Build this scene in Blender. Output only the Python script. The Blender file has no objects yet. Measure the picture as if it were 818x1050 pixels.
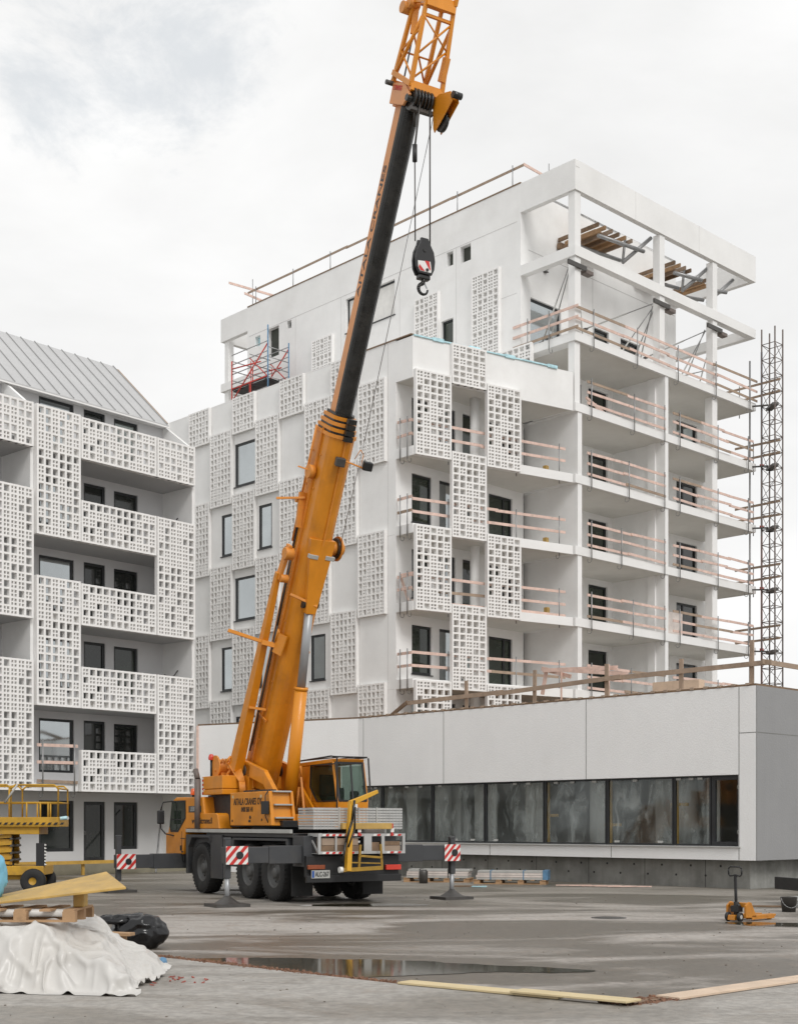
import bpy, math, random
from mathutils import Vector, Matrix, noise
random.seed(7)
SC = bpy.context.scene
COL = SC.collection
rad = math.radians
V = Vector

# ------------------------------------------------------------------ materials
MATS = {}
def mat(name, col, rough=0.6, metal=0.0, var=0.08, scale=1.5, bump=0.0, bscale=40.0, dirt=None, dirt_amt=0.0,
        dirt_scale=0.6, streak=0.0, spec=0.5, coat=0.0, rvar=0.1):
    m = bpy.data.materials.new(name); m.use_nodes = True
    nt = m.node_tree; N = nt.nodes; L = nt.links
    b = N['Principled BSDF']
    b.inputs['Roughness'].default_value = rough
    b.inputs['Metallic'].default_value = metal
    b.inputs['Specular IOR Level'].default_value = spec
    b.inputs['Coat Weight'].default_value = coat
    tc = N.new('ShaderNodeTexCoord')
    n1 = N.new('ShaderNodeTexNoise'); n1.inputs['Scale'].default_value = scale; n1.inputs['Detail'].default_value = 8; n1.inputs['Roughness'].default_value = .62
    L.new(tc.outputs['Object'], n1.inputs['Vector'])
    mr = N.new('ShaderNodeMapRange')
    mr.inputs['From Min'].default_value = .3; mr.inputs['From Max'].default_value = .7
    mr.inputs['To Min'].default_value = 1 - var; mr.inputs['To Max'].default_value = 1 + var
    L.new(n1.outputs['Fac'], mr.inputs['Value'])
    mul = N.new('ShaderNodeVectorMath'); mul.operation = 'SCALE'
    mul.inputs[0].default_value = col[:3]
    L.new(mr.outputs['Result'], mul.inputs['Scale'])
    out = mul.outputs['Vector']
    if streak > 0:
        mp = N.new('ShaderNodeMapping'); mp.inputs['Scale'].default_value = (2.2, 2.2, .12)
        L.new(tc.outputs['Object'], mp.inputs['Vector'])
        n3 = N.new('ShaderNodeTexNoise'); n3.inputs['Scale'].default_value = 1.6; n3.inputs['Detail'].default_value = 6
        L.new(mp.outputs['Vector'], n3.inputs['Vector'])
        r3 = N.new('ShaderNodeMapRange'); r3.inputs['From Min'].default_value = .35; r3.inputs['From Max'].default_value = .75
        r3.inputs['To Min'].default_value = 1.0; r3.inputs['To Max'].default_value = 1 - streak
        L.new(n3.outputs['Fac'], r3.inputs['Value'])
        s2 = N.new('ShaderNodeVectorMath'); s2.operation = 'SCALE'
        L.new(out, s2.inputs[0]); L.new(r3.outputs['Result'], s2.inputs['Scale']); out = s2.outputs['Vector']
    if dirt:
        n2 = N.new('ShaderNodeTexNoise'); n2.inputs['Scale'].default_value = dirt_scale; n2.inputs['Detail'].default_value = 10; n2.inputs['Roughness'].default_value = .7
        L.new(tc.outputs['Object'], n2.inputs['Vector'])
        r2 = N.new('ShaderNodeMapRange'); r2.inputs['From Min'].default_value = .5; r2.inputs['From Max'].default_value = .75
        r2.inputs['To Min'].default_value = 0; r2.inputs['To Max'].default_value = dirt_amt
        L.new(n2.outputs['Fac'], r2.inputs['Value'])
        mx = N.new('ShaderNodeMix'); mx.data_type = 'RGBA'
        mx.inputs[7].default_value = (*dirt, 1)
        L.new(r2.outputs['Result'], mx.inputs[0]); L.new(out, mx.inputs[6]); out = mx.outputs[2]
    L.new(out, b.inputs['Base Color'])
    if rvar:
        rr = N.new('ShaderNodeMapRange'); rr.inputs['From Min'].default_value = .3; rr.inputs['From Max'].default_value = .7
        rr.inputs['To Min'].default_value = max(.02, rough - rvar); rr.inputs['To Max'].default_value = min(1, rough + rvar)
        L.new(n1.outputs['Fac'], rr.inputs['Value']); L.new(rr.outputs['Result'], b.inputs['Roughness'])
    if bump > 0:
        nb = N.new('ShaderNodeTexNoise'); nb.inputs['Scale'].default_value = bscale; nb.inputs['Detail'].default_value = 6
        L.new(tc.outputs['Object'], nb.inputs['Vector'])
        bp = N.new('ShaderNodeBump'); bp.inputs['Strength'].default_value = bump; bp.inputs['Distance'].default_value = .02
        L.new(nb.outputs['Fac'], bp.inputs['Height']); L.new(bp.outputs['Normal'], b.inputs['Normal'])
    MATS[name] = m
    return m

white = mat('white_render', (.81, .808, .797), .85, var=.05, scale=.7, streak=.012, bump=.25, bscale=25, dirt=(.62, .60, .57), dirt_amt=.3, dirt_scale=.5)
white2 = mat('white_precast', (.80, .797, .785), .8, var=.05, scale=.5, streak=.012, bump=.3, bscale=18, dirt=(.55, .54, .51), dirt_amt=.2, dirt_scale=.3)
lattice_m = mat('lattice_concrete', (.81, .80, .785), .8, var=.05, scale=1.2, bump=.2, bscale=30)
lbwall = mat('shade_toned_render', (.60, .60, .605), .85, var=.03, scale=.6, bump=.25, bscale=22)  # white render darkened, the balcony recess shade is in the colour
lbsoffit = mat('shade_toned_soffit', (.44, .44, .44), .9, var=.05, scale=.6)  # slab grey carries the shade under the balconies
soffit = mat('shaded_soffit_concrete', (.66, .645, .605), .9, var=.06, scale=.6, bump=.3, bscale=14, dirt=(.5, .47, .41), dirt_amt=.3, dirt_scale=.5)  # concrete greyed so the colour holds the soffit shade
greywall = mat('darker_side_wall', (.28, .28, .282), .8, var=.06, scale=.5, streak=.03, bump=.3, bscale=20)  # side face, darker than the front
greyfac = mat('pale_grey_precast', (.85, .85, .845), .85, var=.03, scale=.4, streak=.015, bump=.35, bscale=22, dirt=(.68, .68, .68), dirt_amt=.2, dirt_scale=.25)
concrete = mat('raw_concrete', (.27, .27, .252), .75, var=.35, scale=.9, bump=.5, bscale=9, dirt=(.12, .12, .108), dirt_amt=.8, dirt_scale=.6, streak=.25)
plinthm = mat('brown_plinth', (.24, .22, .16), .85, var=.2, scale=1, bump=.4, bscale=12)
roofm = mat('zinc_roof', (.50, .50, .50), .5, metal=.15, var=.05, scale=.6, streak=.05)
seamm = mat('zinc_seam', (.36, .36, .36), .5, metal=.3, var=.05)
joint = mat('joint_line', (.2, .2, .19), .9, var=.1)
joint_l = mat('pale_joint_line', (.52, .51, .5), .9, var=.1)
framem = mat('dark_frame', (.022, .024, .026), .45, var=.15, scale=4)
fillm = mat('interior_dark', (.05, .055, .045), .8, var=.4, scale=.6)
timber = mat('raw_timber', (.68, .50, .43), .75, var=.25, scale=6, bump=.3, bscale=60, dirt=(.36, .22, .14), dirt_amt=.6, dirt_scale=3)
palletw = mat('pallet_wood', (.42, .26, .14), .8, var=.28, scale=6, bump=.3, bscale=60, dirt=(.2, .12, .07), dirt_amt=.6, dirt_scale=3)
timber_g = mat('weathered_timber', (.36, .27, .2), .8, var=.25, scale=5, bump=.3, bscale=60, dirt=(.14, .1, .08), dirt_amt=.7, dirt_scale=2.5)
timber_d = mat('brown_roof_board', (.2, .13, .08), .8, var=.3, scale=5)
ply = mat('yellow_formply', (.50, .32, .09), .5, var=.25, scale=3, dirt=(.3, .2, .08), dirt_amt=.7, dirt_scale=2, bump=.15, bscale=30)
steel = mat('galvanised_steel', (.32, .32, .32), .45, metal=.7, var=.15, scale=5)
dsteel = mat('dark_steel', (.09, .085, .08), .5, metal=.5, var=.2, scale=5)
rustst = mat('brownish_steel', (.17, .14, .125), .6, metal=.4, var=.25, scale=6)
redst = mat('red_painted_tube', (.5, .05, .035), .5, var=.2, scale=5)
bluest = mat('blue_painted_tube', (.1, .22, .36), .5, var=.2, scale=5)
cyan = mat('pale_blue_sheeting', (.46, .70, .76), .45, var=.25, scale=3, bump=.5, bscale=12)
orange = mat('crane_paint', (.72, .262, .010), .4, var=.07, scale=1.4, dirt=(.33, .125, .022), dirt_amt=.6, dirt_scale=1.1, streak=.16, coat=.1, rvar=.12)
salmon = mat('sun_faded_paint', (.70, .31, .12), .5, var=.12, scale=2, dirt=(.45, .22, .1), dirt_amt=.5, dirt_scale=1.5)
orange_d = mat('faded_crane_paint', (.70, .265, .035), .5, var=.12, scale=2, dirt=(.4, .17, .06), dirt_amt=.6, dirt_scale=1.5)
lift_y = mat('weathered_lift_yellow', (.50, .28, .022), .55, var=.18, scale=3, dirt=(.2, .12, .05), dirt_amt=.7, dirt_scale=2.2)
olive_y = mat('worn_olive_yellow', (.33, .19, .02), .55, var=.2, scale=5, dirt=(.12, .08, .03), dirt_amt=.7, dirt_scale=3)
orange_y = mat('yellow_paint', (.66, .35, .02), .45, var=.1, scale=3, dirt=(.38, .17, .03), dirt_amt=.5, dirt_scale=1.5, coat=.1)
grease = mat('greasy_black_steel', (.016, .016, .015), .32, var=.4, scale=3, dirt=(.06, .055, .045), dirt_amt=.6, dirt_scale=4, bump=.2, bscale=50, rvar=.2)
chassis = mat('dark_grey_paint', (.047, .049, .053), .5, var=.12, scale=2, dirt=(.10, .092, .08), dirt_amt=.5, dirt_scale=1.2)
black = mat('black_steel', (.015, .015, .016), .5, var=.2, scale=3)
rubber = mat('tyre_rubber', (.016, .016, .016), .75, var=.3, scale=5, dirt=(.05, .046, .04), dirt_amt=.4, dirt_scale=2.5)
rimm = mat('grey_rim', (.1, .1, .098), .55, metal=.1, var=.2, scale=5, dirt=(.05, .045, .04), dirt_amt=.7, dirt_scale=3)
chrome = mat('chrome_rod', (.36, .37, .38), .4, metal=.35, var=.05)
alu = mat('aluminium', (.5, .5, .49), .45, metal=.4, var=.12, scale=4, dirt=(.3, .3, .29), dirt_amt=.4, dirt_scale=2)
lgrey = mat('light_grey_edge', (.42, .42, .4), .55, var=.12, scale=3)
redm = mat('signal_red', (.55, .03, .025), .4, var=.1, scale=4)
whitem = mat('signal_white', (.75, .74, .71), .45, var=.08, scale=4)
redlens = mat('red_lens', (.6, .04, .02), .2, var=.05, coat=.5)
beaconm = mat('orange_beacon_lens', (.7, .12, .02), .2, var=.05, coat=.5)
glass_d = mat('dark_glazing', (.018, .022, .02), .06, var=.5, scale=.5, spec=.7, rvar=0.02)
glass_g = mat('greenish_glazing', (.022, .032, .022), .06, var=.6, scale=.5, spec=.7, rvar=.02)
glass_m = mat('reflective_glazing', (.20, .22, .21), .05, metal=.75, var=.4, scale=.5, rvar=.02)
glass_r = mat('mirror_glazing', (.46, .49, .50), .05, metal=.85, var=.12, scale=.4, rvar=.02)
textm = mat('black_lettering', (.02, .02, .02), .6, var=.1)
tarpm = mat('white_tarpaulin', (.56, .545, .52), .38, var=.06, scale=1.5, dirt=(.42, .38, .32), dirt_amt=.35, dirt_scale=.9, bump=.35, bscale=7)
plasticb = mat('black_bin_liner', (.008, .008, .009), .16, var=.3, scale=4, bump=.6, bscale=9)
bluebag = mat('blue_plastic_bag', (.16, .42, .58), .4, var=.15, scale=4, bump=.6, bscale=9)
wrapm = mat('wrapped_board', (.62, .56, .52), .35, var=.2, scale=3, bump=.4, bscale=12)
yrail = mat('yellow_plank', (.5, .3, .06), .6, var=.2, scale=4)
yboard = mat('pale_yellow_board', (.60, .49, .29), .65, var=.15, scale=4, dirt=(.4, .3, .15), dirt_amt=.5, dirt_scale=2, bump=.3, bscale=30)
pinkb = mat('pale_formwork_board', (.62, .48, .36), .7, var=.15, scale=4, dirt=(.4, .3, .22), dirt_amt=.4, dirt_scale=2, bump=.3, bscale=30)

def transparent_mat(name, tcol, fac, col, rough, metal=0.0, ns=.9):
    m = bpy.data.materials.new(name); m.use_nodes = True
    nt = m.node_tree; N = nt.nodes; L = nt.links
    for n in list(N):
        if n.type != 'OUTPUT_MATERIAL': N.remove(n)
    o = [n for n in N if n.type == 'OUTPUT_MATERIAL'][0]
    t = N.new('ShaderNodeBsdfTransparent'); t.inputs['Color'].default_value = (*tcol, 1)
    p = N.new('ShaderNodeBsdfPrincipled'); p.inputs['Base Color'].default_value = (*col, 1); p.inputs['Roughness'].default_value = rough; p.inputs['Metallic'].default_value = metal
    mx = N.new('ShaderNodeMixShader')
    tc = N.new('ShaderNodeTexCoord'); nz = N.new('ShaderNodeTexNoise'); nz.inputs['Scale'].default_value = ns; nz.inputs['Detail'].default_value = 3
    L.new(tc.outputs['Object'], nz.inputs['Vector'])
    mr = N.new('ShaderNodeMapRange'); mr.inputs['From Min'].default_value = .3; mr.inputs['From Max'].default_value = .7
    mr.inputs['To Min'].default_value = fac * .6; mr.inputs['To Max'].default_value = min(1, fac * 1.4)
    L.new(nz.outputs['Fac'], mr.inputs['Value'])
    L.new(mr.outputs['Result'], mx.inputs[0]); L.new(t.outputs[0], mx.inputs[1]); L.new(p.outputs[0], mx.inputs[2])
    L.new(mx.outputs[0], o.inputs['Surface'])
    return m
film = transparent_mat('plastic_film', (.95, .95, .95), .30, (.62, .63, .63), .2, 0.0, 1.3)
_n = film.node_tree.nodes
for n in list(_n):
    if n.type == 'TEX_NOISE':
        n.inputs['Detail'].default_value = 5; n.inputs['Roughness'].default_value = .6; n.inputs['Distortion'].default_value = .9; n.inputs['Scale'].default_value = 1.1
        _m = _n.new('ShaderNodeMapping'); _m.inputs['Rotation'].default_value = (.3, .5, .2); _m.inputs['Scale'].default_value = (1.6, 1.6, .55)
        _t = [q for q in _n if q.type == 'TEX_COORD'][0]; film.node_tree.links.new(_t.outputs['Object'], _m.inputs['Vector']); film.node_tree.links.new(_m.outputs['Vector'], n.inputs['Vector'])
for n in _n:
    if n.type == 'MAP_RANGE': n.interpolation_type = 'SMOOTHSTEP'; n.inputs['From Min'].default_value = .40; n.inputs['From Max'].default_value = .78; n.inputs['To Min'].default_value = .08; n.inputs['To Max'].default_value = .75
for n in _n:
    if n.type == 'BSDF_PRINCIPLED': n.inputs['Specular IOR Level'].default_value = 1.0
pane_t = transparent_mat('clear_tinted_glass', (.80, .83, .82), .085, (.60, .64, .64), .05, 1.0, .3)
cabglass = transparent_mat('cab_glass', (.66, .74, .70), .2, (.02, .03, .025), .04)

# ------------------------------------------------------------------ mesh builder
class MB:
    def __init__(s, xf=None):
        s.v = []; s.f = []; s.mi = []; s.sm = []; s.xf = xf; s.slot = 0; s.smooth = False
    def add(s, pts, faces):
        b = len(s.v)
        for p in pts:
            p = V(p)
            s.v.append(s.xf(p) if s.xf else p)
        for f in faces:
            s.f.append([b + i for i in f]); s.mi.append(s.slot); s.sm.append(s.smooth)
        return s
    def box(s, x0, x1, y0, y1, z0, z1):
        P = [(x0, y0, z0), (x1, y0, z0), (x1, y1, z0), (x0, y1, z0), (x0, y0, z1), (x1, y0, z1), (x1, y1, z1), (x0, y1, z1)]
        return s.add(P, [(0, 3, 2, 1), (4, 5, 6, 7), (0, 1, 5, 4), (1, 2, 6, 5), (2, 3, 7, 6), (3, 0, 4, 7)])
    def hexa(s, P):
        return s.add(P, [(0, 3, 2, 1), (4, 5, 6, 7), (0, 1, 5, 4), (1, 2, 6, 5), (2, 3, 7, 6), (3, 0, 4, 7)])
    def bar(s, p, q, w, h, up=(0, 0, 1), w2=None, h2=None):
        p = V(p); q = V(q); d = (q - p).normalized(); up = V(up)
        sd = d.cross(up)
        if sd.length < 1e-4: sd = d.cross(V((0, 1, 0)))
        sd.normalize(); u = sd.cross(d).normalized()
        w2 = w if w2 is None else w2; h2 = h if h2 is None else h2
        a = [p - sd * w / 2 - u * h / 2, p + sd * w / 2 - u * h / 2, p + sd * w / 2 + u * h / 2, p - sd * w / 2 + u * h / 2]
        b = [q - sd * w2 / 2 - u * h2 / 2, q + sd * w2 / 2 - u * h2 / 2, q + sd * w2 / 2 + u * h2 / 2, q - sd * w2 / 2 + u * h2 / 2]
        return s.add(a + b, [(0, 3, 2, 1), (4, 5, 6, 7), (0, 1, 5, 4), (1, 2, 6, 5), (2, 3, 7, 6), (3, 0, 4, 7)])
    def tube(s, p, q, r, r2=None, n=8):
        p = V(p); q = V(q); d = (q - p).normalized(); r2 = r if r2 is None else r2
        a = d.orthogonal().normalized(); b = d.cross(a)
        P = []
        for (c, rr) in ((p, r), (q, r2)):
            for i in range(n):
                t = 2 * math.pi * i / n
                P.append(c + (a * math.cos(t) + b * math.sin(t)) * rr)
        o = s.smooth
        s.smooth = True
        s.add(P, [(i, (i + 1) % n, n + (i + 1) % n, n + i) for i in range(n)])
        s.smooth = o
        k = len(s.v) - 2 * n
        s.f.append([k + i for i in reversed(range(n))]); s.mi.append(s.slot); s.sm.append(False)
        s.f.append([k + n + i for i in range(n)]); s.mi.append(s.slot); s.sm.append(False)
        return s
    def path(s, pts, r, n=6):
        for a, b in zip(pts[:-1], pts[1:]): s.tube(a, b, r, n=n)
        return s
    def prism(s, pts, d0, d1):
        """polygon pts (3D) translated by d0 and d1"""
        n = len(pts); d0 = V(d0); d1 = V(d1)
        P = [V(p) + d0 for p in pts] + [V(p) + d1 for p in pts]
        F = [tuple(reversed(range(n))), tuple(range(n, 2 * n))] + [(i, (i + 1) % n, n + (i + 1) % n, n + i) for i in range(n)]
        return s.add(P, F)
    def lathe(s, prof, c, axis, n=24):
        """prof: list of (r, h) along axis"""
        c = V(c); axis = V(axis).normalized(); a = axis.orthogonal().normalized(); b = axis.cross(a)
        P = []
        for (r, h) in prof:
            for i in range(n):
                t = 2 * math.pi * i / n
                P.append(c + axis * h + (a * math.cos(t) + b * math.sin(t)) * r)
        F = []
        for k in range(len(prof) - 1):
            for i in range(n):
                F.append((k * n + i, k * n + (i + 1) % n, (k + 1) * n + (i + 1) % n, (k + 1) * n + i))
        o = s.smooth; s.smooth = True; s.add(P, F); s.smooth = o
        return s
    def quad(s, a, b, c, d): return s.add([a, b, c, d], [(0, 1, 2, 3)])
    def grid(s, fn, nu, nv):
        P = [fn(i / nu, j / nv) for j in range(nv + 1) for i in range(nu + 1)]
        F = [(j * (nu + 1) + i, j * (nu + 1) + i + 1, (j + 1) * (nu + 1) + i + 1, (j + 1) * (nu + 1) + i) for j in range(nv) for i in range(nu)]
        o = s.smooth; s.smooth = True; s.add(P, F); s.smooth = o
        return s
    def wall(s, fn, u0, u1, z0, z1, th, holes):
        """wall sheet with rectangular holes; fn(u, d, z) -> point, d=0 outside face, d=th inside"""
        us = sorted(set([u0, u1] + [h[0] for h in holes] + [h[1] for h in holes])); us = [u for u in us if u0 <= u <= u1]
        zs = sorted(set([z0, z1] + [h[2] for h in holes] + [h[3] for h in holes])); zs = [z for z in zs if z0 <= z <= z1]
        def solid(i, j):
            if i < 0 or j < 0 or i >= len(us) - 1 or j >= len(zs) - 1: return False
            uc = (us[i] + us[i + 1]) / 2; zc = (zs[j] + zs[j + 1]) / 2
            return not any(h[0] < uc < h[1] and h[2] < zc < h[3] for h in holes)
        for i in range(len(us) - 1):
            for j in range(len(zs) - 1):
                if not solid(i, j): continue
                a, b, c, d = us[i], us[i + 1], zs[j], zs[j + 1]
                s.quad(fn(a, 0, c), fn(b, 0, c), fn(b, 0, d), fn(a, 0, d))
                s.quad(fn(b, th, c), fn(a, th, c), fn(a, th, d), fn(b, th, d))
                if not solid(i - 1, j): s.quad(fn(a, th, c), fn(a, 0, c), fn(a, 0, d), fn(a, th, d))
                if not solid(i + 1, j): s.quad(fn(b, 0, c), fn(b, th, c), fn(b, th, d), fn(b, 0, d))
                if not solid(i, j - 1): s.quad(fn(a, 0, c), fn(a, th, c), fn(b, th, c), fn(b, 0, c))
                if not solid(i, j + 1): s.quad(fn(a, 0, d), fn(b, 0, d), fn(b, th, d), fn(a, th, d))
        return s
    def mesh(s, name, mats):
        me = bpy.data.meshes.new(name)
        me.from_pydata([tuple(v) for v in s.v], [], s.f)
        if not isinstance(mats, (list, tuple)): mats = [mats]
        for m in mats: me.materials.append(m)
        me.polygons.foreach_set('material_index', s.mi)
        me.polygons.foreach_set('use_smooth', s.sm)
        me.update()
        return me
    def build(s, name, mats, parent=None, bevel=0.0, loc=None, rotz=0):
        o = bpy.data.objects.new(name, s.mesh(name, mats)); COL.objects.link(o)
        if parent: o.parent = parent
        if loc: o.location = loc
        if rotz: o.rotation_euler[2] = rotz
        if bevel:
            md = o.modifiers.new('edge', 'BEVEL'); md.width = bevel; md.segments = 2; md.limit_method = 'ANGLE'; md.angle_limit = rad(35)
        return o

def tag(o, label, cat, group=None):
    o['label'] = label; o['category'] = cat
    if group: o['group'] = group
    return o
def thing(name, label, cat, loc=(0, 0, 0), rotz=0, group=None):
    o = bpy.data.objects.new(name, None); COL.objects.link(o); o.location = loc; o.rotation_euler[2] = rotz
    o.empty_display_size = .3
    return tag(o, label, cat, group)
def struct(o): o['kind'] = 'structure'; return o
def inst(name, me, parent=None, loc=(0, 0, 0), rotz=0):
    o = bpy.data.objects.new(name, me); COL.objects.link(o)
    if parent: o.parent = parent
    o.location = loc; o.rotation_euler[2] = rotz
    return o
def text(s, size, m, parent, M, sx=1.0, name='lettering'):
    """flat lettering: M places it, x = reading direction, y = up"""
    c = bpy.data.curves.new(name, 'FONT'); c.body = s; c.size = size; c.align_x = 'CENTER'; c.align_y = 'CENTER'; c.extrude = .002; c.offset = .003
    t = bpy.data.objects.new('tmp', c); COL.objects.link(t)
    bpy.context.view_layer.update()
    me = bpy.data.meshes.new_from_object(t.evaluated_get(bpy.context.evaluated_depsgraph_get()))
    bpy.data.objects.remove(t); me.name = name
    me.transform(M @ Matrix.Diagonal((sx, 1, 1, 1))); me.materials.clear(); me.materials.append(m)
    o = bpy.data.objects.new(name, me); COL.objects.link(o); o.parent = parent
    return o
def basis(o, x, y):
    x = V(x).normalized(); y = V(y).normalized(); z = x.cross(y)
    return Matrix(((x.x, y.x, z.x, o[0]), (x.y, y.y, z.y, o[1]), (x.z, y.z, z.z, o[2]), (0, 0, 0, 1)))

# ------------------------------------------------------------------ lattice panels
LAT = {}
PAT_A = ["SSBSB", "SBBBB", "BSBBS", "BBBBS", "BBSBB", "BBSSB", "BSSBB", "BSBBB", "BSBBS", "SSSBB", "SSSSS", "SBSBS"]
PAT_B = ["SSBSB", "SBBBB", "BSBBS", "BBBBS", "BBSBB", "BBSSB", "BSSBB", "BSBSB", "BSBBS", "SSSBB", "SBSSS", "SBSBS"]
PAT_2 = ["BBSSBS", "SBSBSB", "SBSBSB", "SSBBSS", "SSBSSB", "BSBBBB", "BBSBBS", "SBBBBS", "SBBSBB", "BBBSSB", "BBSSSB", "BBSBBB", "SBSBBS", "BBSSBB", "BSSSBS"]
PAT_3 = ["SBBBBBBBBSS", "BSSSSBBBSBB", "SSBBSSSBBBS", "BBSBBSBBSBS", "SBSBBBBSSSB"]
PAT_4 = ["SBBBBS", "SSSSBB", "SBBSSB", "BSBBSS", "SSSBSB"]
PAT_5 = ["SSBSSS", "SBSSSB", "SBSSBB", "BBSSSB", "BSSSSB", "SSSSSS", "BSBBSB", "BBBBSB", "BBBSSB", "SBSBBB", "BSSBSB", "SSBSSB", "SBBSBS", "SSBSSB", "SSSSBB"]
def lattice(w, h, cols, rows, seed=None, pat=None, depth=.17, pb=.47):
    key = (round(w, 2), round(h, 2), cols, rows, seed, None if pat is None else tuple(pat), depth)
    if key in LAT: return LAT[key]
    rnd = random.Random(seed)
    mb = MB()
    gb = .076; sb = .046
    px = (w - gb) / cols; pz = (h - gb) / rows
    for i in range(cols + 1):
        x = i * px
        e = .035 if i in (0, cols) else 0
        mb.box(x, x + gb, -depth - e * .3, 0, 0, h)
    for j in range(rows + 1):
        z = j * pz
        mb.box(.004, w - .004, -depth + .006, -.006, z + (.003 if j else 0), z + gb - .003)
    for i in range(cols):
        for j in range(rows):
            if pat: big = pat[(rows - 1 - j) % len(pat)][i % len(pat[0])] == 'B'
            else: big = rnd.random() < pb
            if not big:
                xc = i * px + gb + (px - gb) / 2; zc = j * pz + gb + (pz - gb) / 2
                mb.box(xc - sb / 2, xc + sb / 2, -depth + .012, -.012, j * pz + gb - .01, (j + 1) * pz + .01)
                mb.box(i * px + gb - .01, (i + 1) * px + .01, -depth + .016, -.016, zc - sb / 2, zc + sb / 2)
    LAT[key] = mb.mesh('lattice_panel', lattice_m)
    return LAT[key]

WR = random.Random(12)
def add_window(parent, fn, u0, u1, z0, z1, glass, rec=.12, fw=.09, name='window', div=None, sill=True, handle=False):
    """frame with pane as child; fn(u, d, z)"""
    F = MB()
    d0, d1 = rec, rec + .07
    def bx(a, b, c, e, da, db):
        P = [fn(a, da, c), fn(b, da, c), fn(b, db, c), fn(a, db, c), fn(a, da, e), fn(b, da, e), fn(b, db, e), fn(a, db, e)]
        F.hexa(P)
    g = .003
    if glass in (glass_d, glass_g) and WR.random() < .45: glass = WR.choice((glass_m, glass_m, glass_d, glass_g))
    bx(u0 + g, u0 + fw, z0 + g, z1 - g, d0, d1); bx(u1 - fw, u1 - g, z0 + g, z1 - g, d0, d1)
    bx(u0 + fw, u1 - fw, z0 + g, z0 + fw, d0, d1); bx(u0 + fw, u1 - fw, z1 - fw, z1 - g, d0, d1)
    if div: bx(u0 + div - .05, u0 + div + .05, z0 + fw, z1 - fw, d0 + .005, d1 - .005)
    if sill: bx(u0 - .04, u1 + .04, z0 - .045, z0 - .003, -.05, rec)
    fr = F.build(name, framem, parent)
    G = MB(); G.quad(fn(u0 + fw - .01, d0 + .045, z0 + fw - .01), fn(u1 - fw + .01, d0 + .045, z0 + fw - .01), fn(u1 - fw + .01, d0 + .045, z1 - fw + .01), fn(u0 + fw - .01, d0 + .045, z1 - fw + .01))
    G.build('pane', glass, fr)
    if handle:
        H = MB(); a = u1 - fw / 2 if handle > 0 else u0 + fw / 2
        H.tube(fn(a, d0 - .05, (z0 + z1) / 2 - .15), fn(a, d0 - .05, (z0 + z1) / 2 + .0), .014); H.tube(fn(a, d0 - .05, (z0 + z1) / 2), fn(a, d0 + .01, (z0 + z1) / 2), .012)
        H.build('handle', steel, fr)
    return fr

# temporary guard rail: boards + clamped posts with a hook under the slab
def guard_rail(label, group, loc, rotz, p0, p1, zf, posts, zs=(.12, .58, 1.02), slab=.36, mt=None, splits=1, over=(0, 0), cat='guard rail', hook=True, rnd=random):
    t = thing('guard_rail', label, cat, loc, rotz, group)
    p0 = V((p0[0], p0[1], 0)); p1 = V((p1[0], p1[1], 0)); d = p1 - p0; ln = d.length; d.normalize()
    out = V((d.y, -d.x, 0))            # outward for p0->p1 with building on the left
    for k, z in enumerate(zs):
        cuts = [0 - over[0]] + [ln * (i + 1) / splits + rnd.uniform(-.4, .4) for i in range(splits - 1)] + [ln + over[1]]
        for i in range(len(cuts) - 1):
            a = cuts[i] - (.15 if i else 0); b = cuts[i + 1]
            o = (.05 + .028 * (i % 2))
            mb = MB(); j0 = rnd.uniform(-.03, .03); j1 = rnd.uniform(-.03, .03)
            mb.bar(p0 + d * a + out * o + V((0, 0, zf + z + j0)), p0 + d * b + out * o + V((0, 0, zf + z + j1)), .03, .11)
            mb.build('board', mt or (timber if rnd.random() < .8 else timber_g), t)
    for f in posts:
        c = p0 + d * (ln * f)
        mb = MB()
        q = c + out * .105
        mb.tube(q + V((0, 0, zf - slab - .12)), q + V((0, 0, zf + max(zs) + .15)), .026, n=6)
        for z in zs:
            mb.bar(q + V((0, 0, zf + z)) - out * .02, q + V((0, 0, zf + z)) - out * .09, .05, .03)
        if hook:
            pts = [q + V((0, 0, zf - slab - .12))]
            for a in range(1, 7):
                an = math.pi * a / 5
                pts.append(q + V((0, 0, zf - slab - .12)) - out * (.11 - .11 * math.cos(an)) + V((0, 0, -.11 * math.sin(an))))
            mb.path(pts, .014, 5)
        mb.build('post', steel, t)
    return t
# ================================================================== THE TOWER (local x along the balcony front, y into the building)
TOW_L, TOW_R = (7.34, 55.9, 0), rad(43.79)
tower = thing('apartment_tower', 'tall unfinished white apartment tower with open balcony bays and a roof frame on columns', 'apartment building', TOW_L, TOW_R)
FL = [7.1, 10.1, 13.1, 16.1, 19.1]
ST = .36
yw = lambda u, d, z: V((u, 3 + d, z))
holesB = [(4.7, 6.13, f + ST + .04, f + ST + 2.37) for f in FL]
holesC = [(11.65, 13.45, f + ST + .1, f + ST + 2.35) for f in FL] + [(2.9, 4.2, 19.1 + ST + .04, 19.1 + ST + 2.37)]
m = MB(); m.wall(yw, .5, 14.2, 0, 22.05, .3, holesB + holesC); m.build('wall', white, tower)
for h in holesB: add_window(tower, yw, *h, glass_g, rec=.1, fw=.11, name='balcony_door', sill=False)
for h in holesC: add_window(tower, yw, *h, glass_d, rec=.1, fw=.1, name='window', div=(.7 if h[0] > 10 else None), sill=False)
m = MB(); m.box(.5, 14.2, 3.3, 22.3, 0, 22.0); m.box(.0, .5, 7, 22.3, 0, 22.0); m.build('core', white2, tower)
# slabs
for f in FL:
    m = MB(); m.box(.02, 14.0, 0, 3, f, f + ST); m.build('balcony_slab', white2, tower)
m = MB(); m.box(0, 14.0, 0, 3, 22.05, 22.41); m.build('balcony_slab', white2, tower)
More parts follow.
